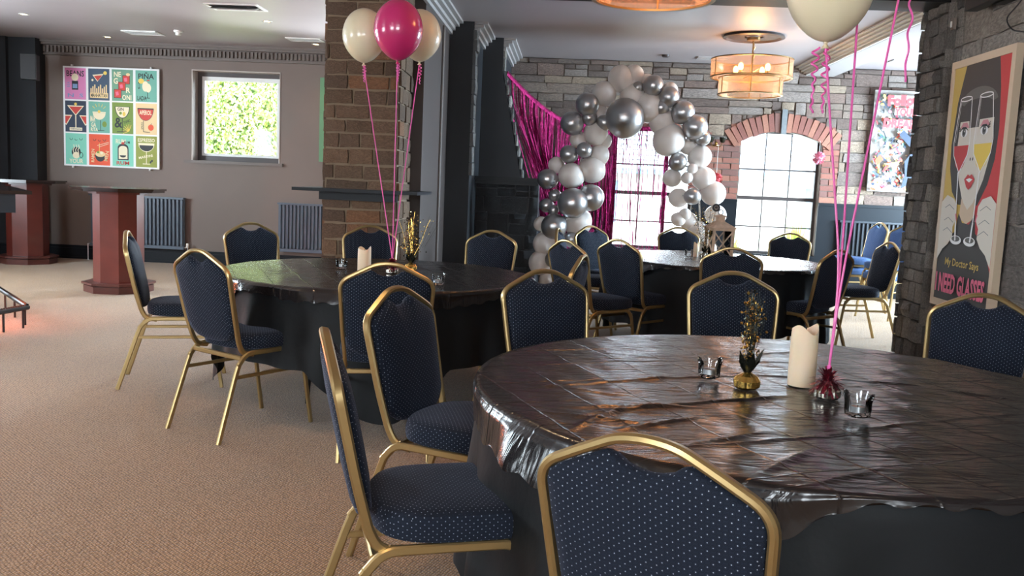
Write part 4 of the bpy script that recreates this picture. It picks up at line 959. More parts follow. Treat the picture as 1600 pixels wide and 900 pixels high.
# green picture mostly behind the pillar
gp = thing('green_picture', 'green picture on the taupe wall mostly hidden behind the stone pillar', 'picture', (-3.42, WY-.03, 1.50), 0)
MB().bb(0, .8, -.02, .03, 0, 1.13).build('canvas', mat('green_canvas', srgb(96, 140, 104), .7, noise=(4, .1)), gp, smooth=0)
# graffiti picture
gr_ = thing('graffiti_picture', 'splattered graffiti canvas lettered in red on the far stone wall', 'picture', (3.93, WY-.10, 1.42), 0)
MB().bb(0, .78, 0, .03, 0, 1.31).build('canvas', mat('dull_canvas', srgb(150, 144, 138), .7), gr_, smooth=0)
g = Print(Matrix.Identity(4)); q = random.Random(4)
for i in range(620):
    m = P[q.choice(['cream', 'grey', 'lgrey', 'crimson', 'navy', 'yellow', 'dgrey', 'ink', 'rose', 'sage', 'orange', 'slate', 'sand', 'ink'])]
    x, z = q.uniform(.03, .74), q.uniform(.03, 1.27)
    if z > .95 and q.random() < .6 and .15 < x < .7: continue
    if q.random() < .5: g.line(m, [(x, z), (min(.76, max(.02, x+q.uniform(-.08, .08))), min(1.29, max(.02, z+q.uniform(-.1, .1))))], q.uniform(.006, .03))
    else: g.ell(m, x, z, q.uniform(.008, .02), q.uniform(.008, .028), n=8, rot=q.uniform(0, 90))
g.rect(P['pale'], .18, 1.13, .60, 1.24).rect(P['lgrey'], .24, .99, .54, 1.08).rect(P['lgrey'], .16, .84, .58, .93)
g.text(P['crimson'], 'Follow', .37, 1.18, .14, .46, .07, 3).text(P['crimson'], 'YOUR', .38, 1.03, .11, .30, .07, -2).text(P['crimson'], 'DREAMS', .36, .88, .12, .50, .07, -2)
g.poly(P['navy'], [(.32, .74), (.38, .80), (.52, .66), (.66, .84), (.74, .80), (.70, .50), (.58, .36), (.50, .10), (.40, .05), (.44, .22), (.42, .40), (.52, .54)])
g.poly(P['crimson'], [(.56, .06), (.72, .04), (.74, .34), (.62, .28)]).poly(P['orange'], [(.04, .40), (.10, .48), (.15, .42), (.08, .34)]).poly(P['yellow'], [(.16, .36), (.36, .40), (.30, .24), (.26, .33)]); g.build('print', gr_)

# glasses poster on the right wall: x runs towards the camera
gpz = thing('glasses_poster', 'tall framed retro print of a woman behind two wine glasses on the right stone wall', 'poster', (XR-.075, 7.24, .52), R(-90))
PW, PH = 1.0, 1.86
MB().bb(0, PW, -.02, .03, 0, .055).bb(0, PW, -.02, .03, PH-.055, PH).bb(0, .055, -.02, .03, .055, PH-.055).bb(PW-.055, PW, -.02, .03, .055, PH-.055).build('frame', mat('pale_beech_frame', srgb(206, 186, 160), .5), gpz, smooth=0)
MB().bb(.055, PW-.055, -.012, .03, .055, PH-.055).build('backing_board', P['face'], gpz, smooth=0)
g = Print(Matrix.Translation((.055, -.012, .055))); w, h = PW-.11, PH-.11
U = lambda *q: [(u*w, (1-v)*h) for u, v in q]
g.rect(P['gold'], 0, 0, w*.5, h).rect(P['crimson'], w*.5, 0, w, h)
g.poly(P['black'], U((.22, 0), (.80, 0), (.86, .12), (.90, .28), (.88, .40), (.80, .50), (.66, .585), (.30, .585), (.16, .53), (.08, .43), (.06, .33), (.11, .15)))
arcp = [(.50+.34*math.cos(R(a)), .175-.075*math.sin(R(a))) for a in range(12, 169, 12)]+[(.50+.26*math.cos(R(a)), .175-.028*math.sin(R(a))) for a in range(168, 11, -12)]
g.poly(P['dgrey'], U(*arcp))
g.poly(P['face'], U((.20, .235), (.80, .235), (.81, .36), (.72, .48), (.60, .57), (.49, .61), (.38, .57), (.27, .48), (.18, .36)))
g.poly(P['black'], U((.36, .22), (.56, .22), (.55, .265), (.38, .265)))
g.poly(P['skin2'], U((.36, .56), (.62, .56), (.62, .64), (.49, .665), (.35, .64)))
g.poly(P['face'], U((.30, .50), (.68, .50), (.58, .575), (.49, .605), (.40, .575)))
g.poly(P['black'], U((0, .80), (.12, .735), (.30, .70), (.34, .62), (.42, .66), (.55, .665), (.64, .62), (.68, .70), (.86, .74), (1, .86), (1, 1), (0, 1)))
for cx0, cx1, wx0, wx1, bx_, col in ((.17, .38, .11, .41, .26, 'crimson'), (.53, .75, .49, .82, .655, 'gold')):
    g.poly(P['yellow'] if col == 'gold' else P['crimson'], U((wx0, .335), (wx1, .335), (wx1-.02, .37), ((wx1+bx_)/2, .42), (bx_, .448), ((wx0+bx_)/2, .42), (wx0+.02, .37)))
    g.line(P['white'], U((cx0, .14), (wx0, .32), (wx0+.02, .375), (bx_, .45), (wx1-.02, .375), (wx1, .32), (cx1, .14)), .010)
    g.line(P['white'], U((cx0+.02, .145), (wx0+.03, .32)), .004)
    g.ring(P['white'], (cx0+cx1)/2*w, (1-.14)*h, (cx1-cx0)/2*w, .016, .008)
for cx, sx in ((.29, -1), (.66, 1)):
    X, Z_ = cx*w, (1-.283)*h
    g.poly(P['rose2'], [(X-.07, Z_+.035), (X-.03, Z_+.075), (X+.04, Z_+.075), (X+.08, Z_+.035)])
    g.ell(P['white'], X, Z_, .058, .030).ell(P['dgrey'], X, Z_+.003, .030, .032).ell(P['ink'], X, Z_+.003, .015, .017).ell(P['white'], X+.008, Z_+.012, .006, .006)
    g.poly(P['ink'], [(X-.075, Z_+.012), (X-.03, Z_+.044), (X+.03, Z_+.044), (X+.075, Z_+.012), (X+.03, Z_+.028), (X-.03, Z_+.028)])
    for a in (-1, 0, 1): g.line(P['ink'], [(X+sx*.055, Z_+.02+a*.006), (X+sx*.088, Z_+.04+a*.018)], .006)
g.ell(P['ink'], .465*w, (1-.395)*h, .008, .012).ell(P['ink'], .51*w, (1-.395)*h, .008, .012)
X, Z_ = .485*w, (1-.485)*h
g.poly(P['crimson'], [(X-.085, Z_+.012), (X-.03, Z_+.048), (X, Z_+.036), (X+.03, Z_+.048), (X+.085, Z_+.012), (X+.04, Z_-.045), (X, Z_-.065), (X-.04, Z_-.045)]).poly(P['white'], [(X-.055, Z_+.010), (X, Z_+.020), (X+.055, Z_+.010), (X, Z_-.012)])
for bx_, fx, sx in ((.26, .34, 1), (.655, .60, -1)):
    g.line(P['white'], U((bx_, .45), (fx-.02*sx, .73)), .016)
    g.ell(P['white'], fx*w, (1-.735)*h, .095, .034).ell(P['dgrey'], fx*w, (1-.730)*h, .070, .020).line(P['white'], U((fx-.03*sx, .66), (fx-.01*sx, .735)), .022)
for sx, hx in ((1, 0.0), (-1, 1.0)):
    H_ = lambda *q: U(*[(hx+sx*u, v) for u, v in q])
    g.poly(P['face'], H_((0, .575), (.10, .545), (.24, .56), (.30, .59), (.31, .65), (.26, .68), (.27, .72), (.20, .755), (.10, .78), (0, .83)))
    for v in (.60, .655, .70): g.line(P['grey'], H_((.08, v), (.16, v-.014), (.26, v+.006)), .005)
    g.line(P['rose'], H_((.30, .625), (.325, .65)), .014)
g.text(P['gold'], 'My Doctor Says', .50*w, (1-.835)*h, .075, .56, .012, 0).text(P['rose'], 'I NEED GLASSES', .49*w, (1-.925)*h, .15, .82, .035)
g.build('print', gpz)

# ------------------------------------------------------------------ balloons and ribbons
def balloon_mesh(rad, sz=1.22): 
    b = MB(); prof = []
    for i in range(19):
        t = math.pi*i/18; z = -math.cos(t); r_ = math.sin(t)
        if z < 0: r_ *= (1-.20*abs(z)**2.0)
        prof.append((max(r_*rad, .004), z*rad*sz))
    b.lathe(prof, 32); return b
def curl(p, L_, r_, turns, seed=0):
    pts = []; n = int(turns*10)
    for i in range(n+1):
        a = 2*math.pi*turns*i/n; s_ = i/n; rr_ = r_*(.6+.4*math.sin(s_*5+seed))
        pts.append((p[0]+rr_*math.cos(a)-r_, p[1]+rr_*math.sin(a), p[2]-L_*s_))
    return pts
def balloon(c, rad, m, lab, tie, bend=0, group=None, curls=1, cl=.14, way=None):
    t = thing('helium_balloon', lab, 'balloon', c, 0, group)
    balloon_mesh(rad).build('envelope', m, t)
    zb = -rad*1.22
    MB().lathe([(.012, zb-.018), (.005, zb-.006), (.009, zb+.006)], 12).build('knot', m, t)
    a = Vector((0, 0, zb-.012)); b = Vector(tie)-Vector(c); pts = []
    if way: wv = Vector(way)-Vector(c); pts = fillet([a, wv, b], .12, 6)
    else:
        for i in range(13):
            s_ = i/12; p = a.lerp(b, s_); p.x += bend*math.sin(math.pi*s_); pts.append(p)
    MB().tube(pts, .0032, 6).build('string', M_ribbon, t)
    for k in range(curls): MB().tube(curl((.015*(-1)**k, 0, zb-.015), cl, .010, 6, k), .0032, 5).build('curled_ribbon', M_ribbon, t)
    return t
def weight(x, y, lab, rad=.042, hgt=.05):
    z0 = .7525; t = thing('balloon_weight', lab, 'balloon weight', (x, y, z0), 0, 'rose foil balloon weights')
    MB().lathe([(rad*.8, 0), (rad, .006), (rad*1.02, hgt*.6), (rad*.7, hgt), (.01, hgt*1.25)], 40, fn=lambda a, z: 1+.05*math.sin(a*14)).build('foil_wrap', M_silverfoil, t, smooth=20)
    rg = random.Random(int(x*100)); f = MB()
    for i in range(260):
        a = rg.uniform(0, 6.28); e = rg.uniform(-.55, 1.45); l = rg.uniform(.024, .058); w = rg.uniform(.002, .0042)
        b = Vector((0, 0, hgt*1.1)); d_ = Vector((math.cos(a)*math.cos(e), math.sin(a)*math.cos(e), math.sin(e))); s_ = d_.cross(Vector((0, 0, 1))).normalized()*w
        p = b+d_*l*.6; q_ = b+d_*l+Vector((0, 0, -.008)); f.add([b-s_, b+s_, p+s_, p-s_, q_+s_, q_-s_], [(0, 1, 2, 3), (3, 2, 4, 5)])
    f.build('foil_tuft', M_rosegold, t, smooth=0, kind='stuff')
    MB().tube([(0, 0, hgt*1.1), (0, 0, hgt*1.1+.05)], .006, 8).build('ribbon_bundle', M_ribbon, t)
    return (x, y, z0+hgt*1.1+.04)
K1_ = weight(.755, 2.52, 'rose foil balloon weight on the nearest table beside the tall candle', .035, .040)
GB = 'balloons tied to the nearest table'
balloon((.70, 2.62, 1.888), .118, M_bcream, 'big cream balloon cut by the top edge above the nearest table', K1_, .012, GB, 2, .18, (.768, 2.535, 1.10))
balloon((.92, 2.62, 2.32), .133, M_bpink, 'balloon out of view above the nearest table on the right ribbon', K1_, .03, GB, 1, .5, (.772, 2.53, 1.10))
balloon((.80, 2.70, 2.27), .133, M_bcream, 'balloon out of view above the nearest table on the middle ribbon', K1_, .03, GB, 1, .14, (.770, 2.54, 1.14))
K2_ = weight(-1.02, 5.26, 'rose foil balloon weight on the middle table beside the candle', .035, .040)
GB2 = 'three balloons tied to the middle table'
balloon((-1.275, 5.50, 2.165), .132, M_bcream, 'pale cream balloon, left of the three above the middle table', K2_, 0, GB2, 1, .1)
balloon((-1.02, 5.25, 2.165), .143, M_bpink, 'deep pink balloon in front of the two cream ones', K2_, 0, GB2, 1, .1)
balloon((-.955, 5.62, 2.195), .130, M_bcream, 'peach cream balloon, right of the three and half hidden by the pink one', K2_, 0, GB2, 1, .12)

# balloon arch
ARC = [('w', 0.525, 10.184, 2.52, 0.145), ('w', 0.665, 10.202, 2.562, 0.117), ('w', 0.351, 10.189, 2.347, 0.138), ('c', 0.717, 10.132, 2.424, 0.065), ('c', 0.881, 10.102, 2.448, 0.115), ('w', 0.818, 10.219, 2.5, 0.088), ('w', 1.071, 10.215, 2.411, 0.095), ('c', 1.056, 10.102, 2.33, 0.115), ('c', 0.584, 10.04, 2.078, 0.215), ('w', 0.663, 10.189, 2.331, 0.138), ('w', 0.852, 10.171, 2.217, 0.167), ('c', 0.981, 10.115, 2.217, 0.094), ('c', 0.171, 10.093, 2.213, 0.13), ('c', 0.2, 10.119, 2.076, 0.087), ('c', 0.012, 10.093, 2.004, 0.13), ('c', 0.366, 10.119, 2.027, 0.087), ('w', 0.306, 10.21, 2.13, 0.102), ('w', 0.282, 10.189, 1.908, 0.138), ('w', 0.086, 10.215, 1.838, 0.095), ('w', 1.004, 10.184, 2.07, 0.145), ('c', 1.219, 10.093, 2.169, 0.13), ('c', 1.361, 10.089, 2.015, 0.137), ('w', 1.092, 10.162, 1.869, 0.181), ('w', 1.321, 10.215, 1.81, 0.095), ('c', 1.456, 10.119, 1.902, 0.087), ('w', 1.445, 10.193, 1.701, 0.131), ('c', 1.199, 10.111, 1.632, 0.101), ('w', 1.361, 10.1, 1.564, 0.058), ('w', 1.504, 10.193, 1.463, 0.131), ('w', 1.159, 10.21, 1.455, 0.102), ('w', 1.31, 10.1, 1.462, 0.066), ('w', 1.62, 10.189, 1.304, 0.138), ('w', 1.243, 10.206, 1.237, 0.109), ('c', 1.379, 10.07, 1.259, 0.094), ('w', 1.667, 10.202, 1.063, 0.117), ('w', 1.315, 10.1, 1.061, 0.066), ('w', 1.246, 10.12, 1.0, 0.08), ('w', 1.367, 10.21, 0.985, 0.102), ('c', -0.006, 10.111, 1.667, 0.101), ('c', 0.162, 10.05, 1.716, 0.087), ('w', 0.331, 10.202, 1.677, 0.117), ('w', 0.26, 10.18, 1.509, 0.153), ('w', 0.035, 10.12, 1.429, 0.145), ('c', -0.228, 10.102, 1.381, 0.115), ('w', -0.137, 10.215, 1.544, 0.095), ('c', 0.26, 10.10, 1.196, 0.151), ('c', 0.063, 10.0, 1.13, 0.169), ('c', -0.141, 10.128, 1.206, 0.072), ('c', -0.229, 10.124, 1.088, 0.08), ('c', -0.148, 10.06, 1.041, 0.058), ('w', 0.133, 10.175, 0.915, 0.16), ('c', -0.131, 10.03, 0.864, 0.144), ('w', -0.279, 10.219, 0.873, 0.088), ('w', -0.225, 10.189, 0.658, 0.138), ('c', 0.077, 10.115, 0.721, 0.094), ('w', -0.258, 10.184, 0.438, 0.145), ('c', -0.114, 10.05, 0.495, 0.101), ('w', -0.064, 10.202, 0.358, 0.117), ('w', 0.38, 10.219, 1.836, 0.088), ('w', 1.48, 10.197, 0.868, 0.124), ('w', 1.378, 10.202, 0.697, 0.117), ('w', 1.594, 10.206, 0.685, 0.109), ('w', 1.489, 10.193, 0.507, 0.131), ('w', 0.07, 10.197, 0.291, 0.124), ('w', -0.161, 10.202, 0.235, 0.117), ('w', 1.40, 10.19, .30, .125), ('w', 1.60, 10.19, .25, .13), ('c', 1.50, 10.10, .13, .12), ('c', -.05, 10.08, .12, .115)]
ORD = ['lowest', 'second', 'third', 'fourth', 'fifth', 'sixth', 'seventh', 'eighth', 'ninth', 'tenth', 'eleventh', 'twelfth', 'thirteenth', 'fourteenth', 'fifteenth', 'sixteenth', 'seventeenth', 'eighteenth', 'nineteenth', 'twentieth']
def sector(x, z): return 'left' if (x < .42 and z < 2.0) else ('right' if (x > 1.0 and z < 1.95) else 'top')
buck = {}
for i, (k, x, y, z, r_) in enumerate(ARC): buck.setdefault((k, sector(x, z)), []).append((x if sector(x, z) == 'top' else z, i))
labs = {}
for (k, sc_), L_ in buck.items():
    L_.sort()
    for n_, (_, i) in enumerate(L_):
        kn = 'chrome silver' if k == 'c' else 'white'
        r_ = ARC[i][4]; size = 'large ' if r_ > .15 else ('small ' if r_ < .09 else '')
        labs[i] = ('%s%s balloon, %s of its colour up the %s leg of the arch' % (size, kn, ORD[n_], sc_)) if sc_ != 'top' else ('%s%s balloon, %s of its colour from the left on the arch crown' % (size, kn, 'leftmost' if n_ == 0 else ORD[n_]))
for i, (k, x, y, z, r_) in enumerate(ARC):
    b = MB(); prof = []
    for j in range(15):
        t = math.pi*j/14; zz = -math.cos(t); q_ = math.sin(t)*((1-.12*abs(zz)**2) if zz < 0 else 1); prof.append((max(q_*r_, .003), zz*r_*1.04))
    b.lathe(prof, 28).lathe([(.008, -r_*1.04-.012), (.004, -r_*1.04)], 8)
    o = b.build('balloon', M_chrome if k == 'c' else M_bwhite); o.location = (x, y, z)
    d_ = Vector((.62-x, .15, 1.3-z)).normalized(); o.rotation_euler = Vector((0, 0, -1)).rotation_difference(d_).to_euler()
    tag(o, labs[i], 'balloon', 'balloons of the arch')
# arch frame hidden inside the garland
ap = [( .78+.92*math.cos(R(a)), 10.2, 1.25+1.18*math.sin(R(a))) for a in range(-20, 201, 10)]
ap = [(1.50, 10.22, 0.0), (1.52, 10.22, .45)]+[p for p in ap if p[2] > .7]+[(-.10, 10.22, .45), (-.05, 10.22, 0)]
ap = [(1.50, 10.22, 0), (1.52, 10.22, .8), (1.45, 10.22, 1.5), (1.25, 10.22, 2.05), (.95, 10.22, 2.35), (.6, 10.22, 2.38), (.3, 10.22, 2.1), (.12, 10.22, 1.6), (.0, 10.22, .9), (-.08, 10.22, 0)]
tag(MB().tube(fillet(ap, .2), .010, 8).build('arch_frame', M_white), 'thin white frame inside the balloon arch', 'arch frame')

# ------------------------------------------------------------------ pink foil curtain
fc = thing('foil_curtain', 'shiny pink foil fringe curtain draped from the chimney across the arched window', 'curtain', (0, 0, 0))
A0, A1, A2 = Vector((-.78, 10.72, 2.60)), Vector((.05, 11.9, 2.24)), Vector((1.20, 12.12, 2.10))
top = [A0.lerp(Vector((-.05, 11.75, 2.12)), t/10)+Vector((0, 0, -.06*math.sin(math.pi*t/10))) for t in range(11)]
top += [Vector((-.05+.66*t/5, 11.75+.37*t/5, 2.12-.02*t/5)) for t in range(1, 6)]
MB().tube(top, [.030]*len(top), 6, flat_=.5).build('header_band', M_foilpink, fc, smooth=30)
def top_at(s_):
    q_ = s_*(len(top)-1); i = min(len(top)-2, int(q_)); return top[i].lerp(top[i+1], q_-i)
rg = random.Random(12)
def strip(mb, p, length, w, gather, yaw):
    n = 12; vs = []; ph = rg.uniform(0, 6); tw = rg.uniform(2, 7)
    for i in range(n+1):
        s_ = i/n; z = p.z-length*s_; q_ = Vector((p.x, p.y, z)).lerp(Vector((gather.x, gather.y, z)), smooth01(s_*1.1)*gather.z)
        q_.x += .006*math.sin(ph+s_*9); a = yaw+math.sin(ph+tw*s_)*1.1
        d_ = Vector((math.cos(a), math.sin(a), 0))*w/2; vs += [q_-d_, q_+d_]
    mb.add(vs, [(2*i, 2*i+1, 2*i+3, 2*i+2) for i in range(n)])
mbs = MB()
for i in range(300):
    s_ = rg.random()**.8; p = top_at(min(.999, s_*.98)); 
    if p.x < -.35: gx_ = Vector((-.30+.55*(p.x+.78), 11.0, .75)); 
    else: gx_ = Vector((p.x+.05, p.y, .2))
    L_ = p.z-rg.uniform(.05, .3) if p.x > -.3 else p.z-.35-rg.uniform(.0, .3)
    if p.x < -.33:
        # swagged strips hang off the band and sweep to the right
        strip(mbs, p, p.z-.40, .011, Vector((-.28+.25*rg.random(), 11.0, .95)), rg.uniform(-.5, .5))
    else: strip(mbs, p, L_, .011, gx_, rg.uniform(-.5, .5))
mbs.build('foil_strips', M_foilpink, fc, smooth=0, kind='stuff')
mb2 = MB()      # sparser part over the window
for i in range(100):
    x = rg.uniform(.58, 1.35) if rg.random() < .75 else rg.choice([.60, .92, 1.26])+rg.uniform(-.02, .02)
    strip(mb2, Vector((x, 12.12, 2.10)), rg.choice([.25, .45, 1.62, 1.62, 1.62]), .007, Vector((x, 12.12, 0)), rg.uniform(-.6, .6))
for i in range(46): strip(mb2, Vector((rg.choice([.60, 1.28])+rg.uniform(-.03, .03), 12.12, 2.10)), 1.65, .010, Vector((.6, 12.12, 0)), rg.uniform(-.6, .6))
mb2.build('foil_strips', M_foilpink, fc, smooth=0, kind='stuff')
MB().bar([(.56, 12.13, 2.11), (1.40, 12.13, 2.11)], (0, 1, 0), .01, .06).build('header_band', M_foilpink, fc)
t_ = MB()
for i in range(60): x = .62+.7*i/60; t_.box((x, 12.12, .50+.012*math.sin(i*1.7)), (.012, .01, .03), (rg.uniform(-.5, .5), rg.uniform(-.8, .8), 0))
t_.build('fringe_hem', M_foilpink, fc, smooth=0, kind='stuff')

# sconce with paper ball, tinsel ball in the window
def sconce(x, lab):
    t = thing('wall_sconce', lab, 'wall lamp', (x, WY-.06, 1.93))
    MB().lathe([(.0, 0), (.035, .0), (.035, .012), (.015, .02)], 16).build('wall_plate', M_brass, t); t.rotation_euler = (0, 0, 0)
    for sx in (-1, 1):
        MB().tube(fillet([(0, -.01, 0), (.05*sx, -.07, -.02), (.075*sx, -.07, .04)], .03), .006, 6).build('arm', M_brass, t)
        MB().lathe([(.02, .04), (.03, .05), (.045, .11)], 12, (.075*sx, -.07, 0), cap=False).build('shade', M_darkfoil, t)
    MB().ball((0, -.04, .03), .022, 10, 8).build('finial', M_goldfoil, t)
sconce(1.93, 'small brass double wall light on the brick strip between the windows')
def tinsel(x, y, z, r_, lab, m, hang=None):
    t = thing('paper_ball', lab, 'decoration', (x, y, z)); f = MB(); q_ = random.Random(3)
    for i in range(170):
        d_ = Vector((q_.gauss(0, 1), q_.gauss(0, 1), q_.gauss(0, 1))).normalized(); s_ = d_.cross(Vector((.3, .2, 1))).normalized()*.011
        f.add([d_*r_*.3-s_*.4, d_*r_*.3+s_*.4, d_*r_+s_, d_*r_-s_], [(0, 1, 2, 3)])
    f.ball((0, 0, 0), r_*.62, 14, 10); f.build('petals', m, t, smooth=0)
    if hang: MB().tube([(0, 0, r_*.5), (0, 0, hang)], .003, 5).build('thread', M_white, t)
M_rosepaper = mat('pink_tissue_paper', srgb(226, 150, 172), .7); M_redpaper = mat('coral_paper', srgb(214, 96, 104), .7)
tinsel(3.26, 12.08, 1.82, .085, 'pale pink tissue ball hanging at the right of the arched window', M_rosepaper, .22)
tinsel(1.955, 12.11, 1.49, .085, 'coral red paper ball hanging below the wall light', M_redpaper, .45)

# ------------------------------------------------------------------ table decorations
ZT = .7525
def candle(x, y, lab, r_=.036, h=.17, seed=0):
    t = thing('pillar_candle', lab, 'candle', (x, y, ZT), 0, 'ivory pillar candles'); n = 40; vs = []
    prof = [(r_*.98, 0), (r_, .004), (r_, .06), (r_*.99, .11), (r_*.97, h-.01), (r_*.93, h), (r_*.80, h-.004), (r_*.65, h-.020), (.004, h-.026)]
    for j, (rr_, z) in enumerate(prof):
        for i in range(n):
            a = 2*math.pi*i/n; zz = z+(.010*math.sin(2*a+seed)+.006*math.sin(3*a+1.4) if j >= 3 and j <= 6 else 0)*(0.5 if j == 3 else 1)
            vs.append((rr_*math.cos(a), rr_*math.sin(a), zz))
    m = MB(); m.add(vs, [(j*n+i, j*n+(i+1) % n, (j+1)*n+(i+1) % n, (j+1)*n+i) for j in range(len(prof)-1) for i in range(n)]+[tuple(range(n-1, -1, -1)), tuple((len(prof)-1)*n+i for i in range(n))])
    m.build('wax_body', M_wax, t, smooth=60)
    MB().tube([(0, 0, h-.03), (.001, 0, h-.012), (.003, .001, h+.004)], .002, 6).build('wick', M_wick, t)
candle(.725, 2.68, 'ivory flameless pillar candle on the nearest table', .040, .172, .6)
candle(-1.19, 5.27, 'ivory pillar candle on the middle table between tealight and weight', .040, .14, 2.)
candle(1.135, 7.86, 'white candle left of the lantern on the far table', .020, .12, 1.)
def tealight(x, y, lab, rot=0):
    t = thing('tealight_holder', lab, 'candle holder', (x, y, ZT+.003), rot, 'wavy glass tealight holders'); n = 48; vs = []
    outer = [(.022, 0), (.029, .004), (.031, .02), (.031, .035), (.035, .056)]; inner = [(.031, .056), (.026, .035), (.025, .014), (.003, .012)]
    for j, (rr_, z) in enumerate(outer+inner):
        for i in range(n):
            a = 2*math.pi*i/n; top_ = j in (4, 5); sq = 1+.10*abs(math.cos(2*a))
            vs.append((rr_*sq*math.cos(a), rr_*sq*math.sin(a), z+(.009*math.cos(4*a) if top_ else (.004*math.cos(4*a) if j in (3, 6) else 0))))
    k = len(outer+inner); m = MB(); m.add(vs, [(j*n+i, j*n+(i+1) % n, (j+1)*n+(i+1) % n, (j+1)*n+i) for j in range(k-1) for i in range(n)]+[tuple(range(n-1, -1, -1)), tuple((k-1)*n+i for i in range(n))])
    m.build('glass', M_cupglass, t, smooth=60)
    MB().lathe([(.019, .0125), (.0195, .027), (.0185, .027), (.0185, .024)], 24, cap=False).build('cup', M_alu, t)
    MB().lathe([(.018, .014), (.018, .024), (.004, .0235)], 24).build('wax', M_tea, t)
    MB().tube([(0, 0, .023), (0, 0, .029)], .001, 5).build('wick', M_wick, t)
tealight(.455, 2.70, 'wavy glass tealight holder left of the gold spray on the nearest table', .3)
tealight(.775, 2.315, 'wavy glass tealight holder in front of the rose weight on the nearest table', .9)
tealight(-1.35, 5.36, 'wavy glass tealight holder left of the candle on the middle table', .2)
tealight(-.67, 4.76, 'wavy glass tealight holder at the right of the middle table', .5)
tealight(1.06, 7.72, 'wavy glass tealight holder on the far table left of the lantern', .7)
def spray(x, y, lab, h, spread, fan, base=M_goldfoil, lean=0., seed=0, disc=False, n_sprig=9):
    t = thing('foil_spray_centrepiece', lab, 'centrepiece', (x, y, ZT), 0, 'foil spray centrepieces'); q_ = random.Random(seed)
    MB().lathe([(.030, 0), (.036, .005), (.037, .022), (.028, .036), (.010, .046)], 36, fn=lambda a, z: 1+.06*math.sin(a*12)).build('foil_base', base, t, smooth=20)
    lv = MB()
    for i in range(7):
        a = i*2*math.pi/7+.4; d_ = Vector((math.cos(a), math.sin(a)*.7, 0)); s_ = Vector((-math.sin(a), math.cos(a), 0)); l = q_.uniform(.05, .08)
        p0 = Vector((0, 0, .035)); p1 = d_*l*.35+Vector((0, 0, .03+l*.6)); p2 = d_*l*.65+Vector((0, 0, .04+l))
        lv.add([p0-s_*.004, p0+s_*.004, p1+s_*.014, p1-s_*.014, p2], [(0, 1, 2, 3), (3, 2, 4)])
    lv.build('foil_leaves', M_darkfoil, t, smooth=0, kind='stuff')
    st = MB(); dots = MB(); dk = MB()
    for i in range(n_sprig):
        a = q_.uniform(-1, 1)*fan; l = h*q_.uniform(.72, 1.)
        tip = Vector((math.sin(a)*l+lean, q_.uniform(-.5, .5)*spread, math.cos(a)*l)); b0 = Vector((0, 0, .04))
        pts = [b0.lerp(tip, s_/6)+Vector((math.sin(s_*1.3+i)*.004, 0, 0)) for s_ in range(7)]
        st.tube(pts, .0013, 5)
        for k in range(34):
            s_ = q_.uniform(.22, 1.); p = b0.lerp(tip, s_)+Vector((q_.gauss(0, 1), q_.gauss(0, 1), q_.gauss(0, .6)))*spread*.22
            w = q_.uniform(.0018, .0050); (dots if q_.random() < .72 else dk).box(p, (w*1.6, w*.7, w*1.6), (q_.random()*3, q_.random()*3, q_.random()*3))
    st.build('stem', M_goldfoil if fan > .3 else M_darkfoil, t, kind='stuff'); dots.build('gold_flecks', M_goldfoil, t, smooth=0, kind='stuff'); dk.build('dark_flecks', M_darkfoil, t, smooth=0, kind='stuff')
    bl = MB()
    for i in range(26):
        a = q_.uniform(-1, 1)*fan*1.3; l = h*q_.uniform(.85, 1.02); tip = Vector((math.sin(a)*l+lean, q_.uniform(-1, 1)*spread, math.cos(a)*l)); b0 = tip*.45
        s_ = Vector((.0007, 0, 0)); bl.add([b0-s_, b0+s_, tip+s_*.3, tip-s_*.3], [(0, 1, 2, 3)])
    bl.build('fine_blades', M_darkfoil if not disc else M_goldfoil, t, smooth=0, kind='stuff')
    if disc:
        MB().lathe([(.0, -.003), (.034, -.003), (.034, .003), (.0, .003)], 24).build('disc', M_plasticblk, t).matrix_local = Matrix.Translation((.075, -.01, h*.94)) @ Matrix.Rotation(R(80), 4, 'X')
        MB().lathe([(.012, .0035), (.018, .0035)], 20, cap=False).build('disc_mark', M_silverfoil, t).matrix_local = Matrix.Translation((.075, -.01, h*.94)) @ Matrix.Rotation(R(80), 4, 'X')
        MB().tube([(0, 0, .04), (.05, 0, h*.5), (.075, -.005, h*.92)], .0015, 5).build('wire', M_goldfoil, t)
    return t
spray(.548, 2.60, 'tall gold and black foil spray standing left of the candle on the nearest table', .30, .05, .10, M_goldfoil, .012, 2, n_sprig=7)
spray(-.95, 5.50, 'fanned gold foil spray on the middle table behind the pink ribbons', .37, .10, .42, M_goldfoil, .02, 5, n_sprig=9)
spray(1.20, 7.80, 'pale gold foil spray with a round black disc beside the lantern', .46, .10, .22, M_silverfoil, -.02, 9, True, n_sprig=9)
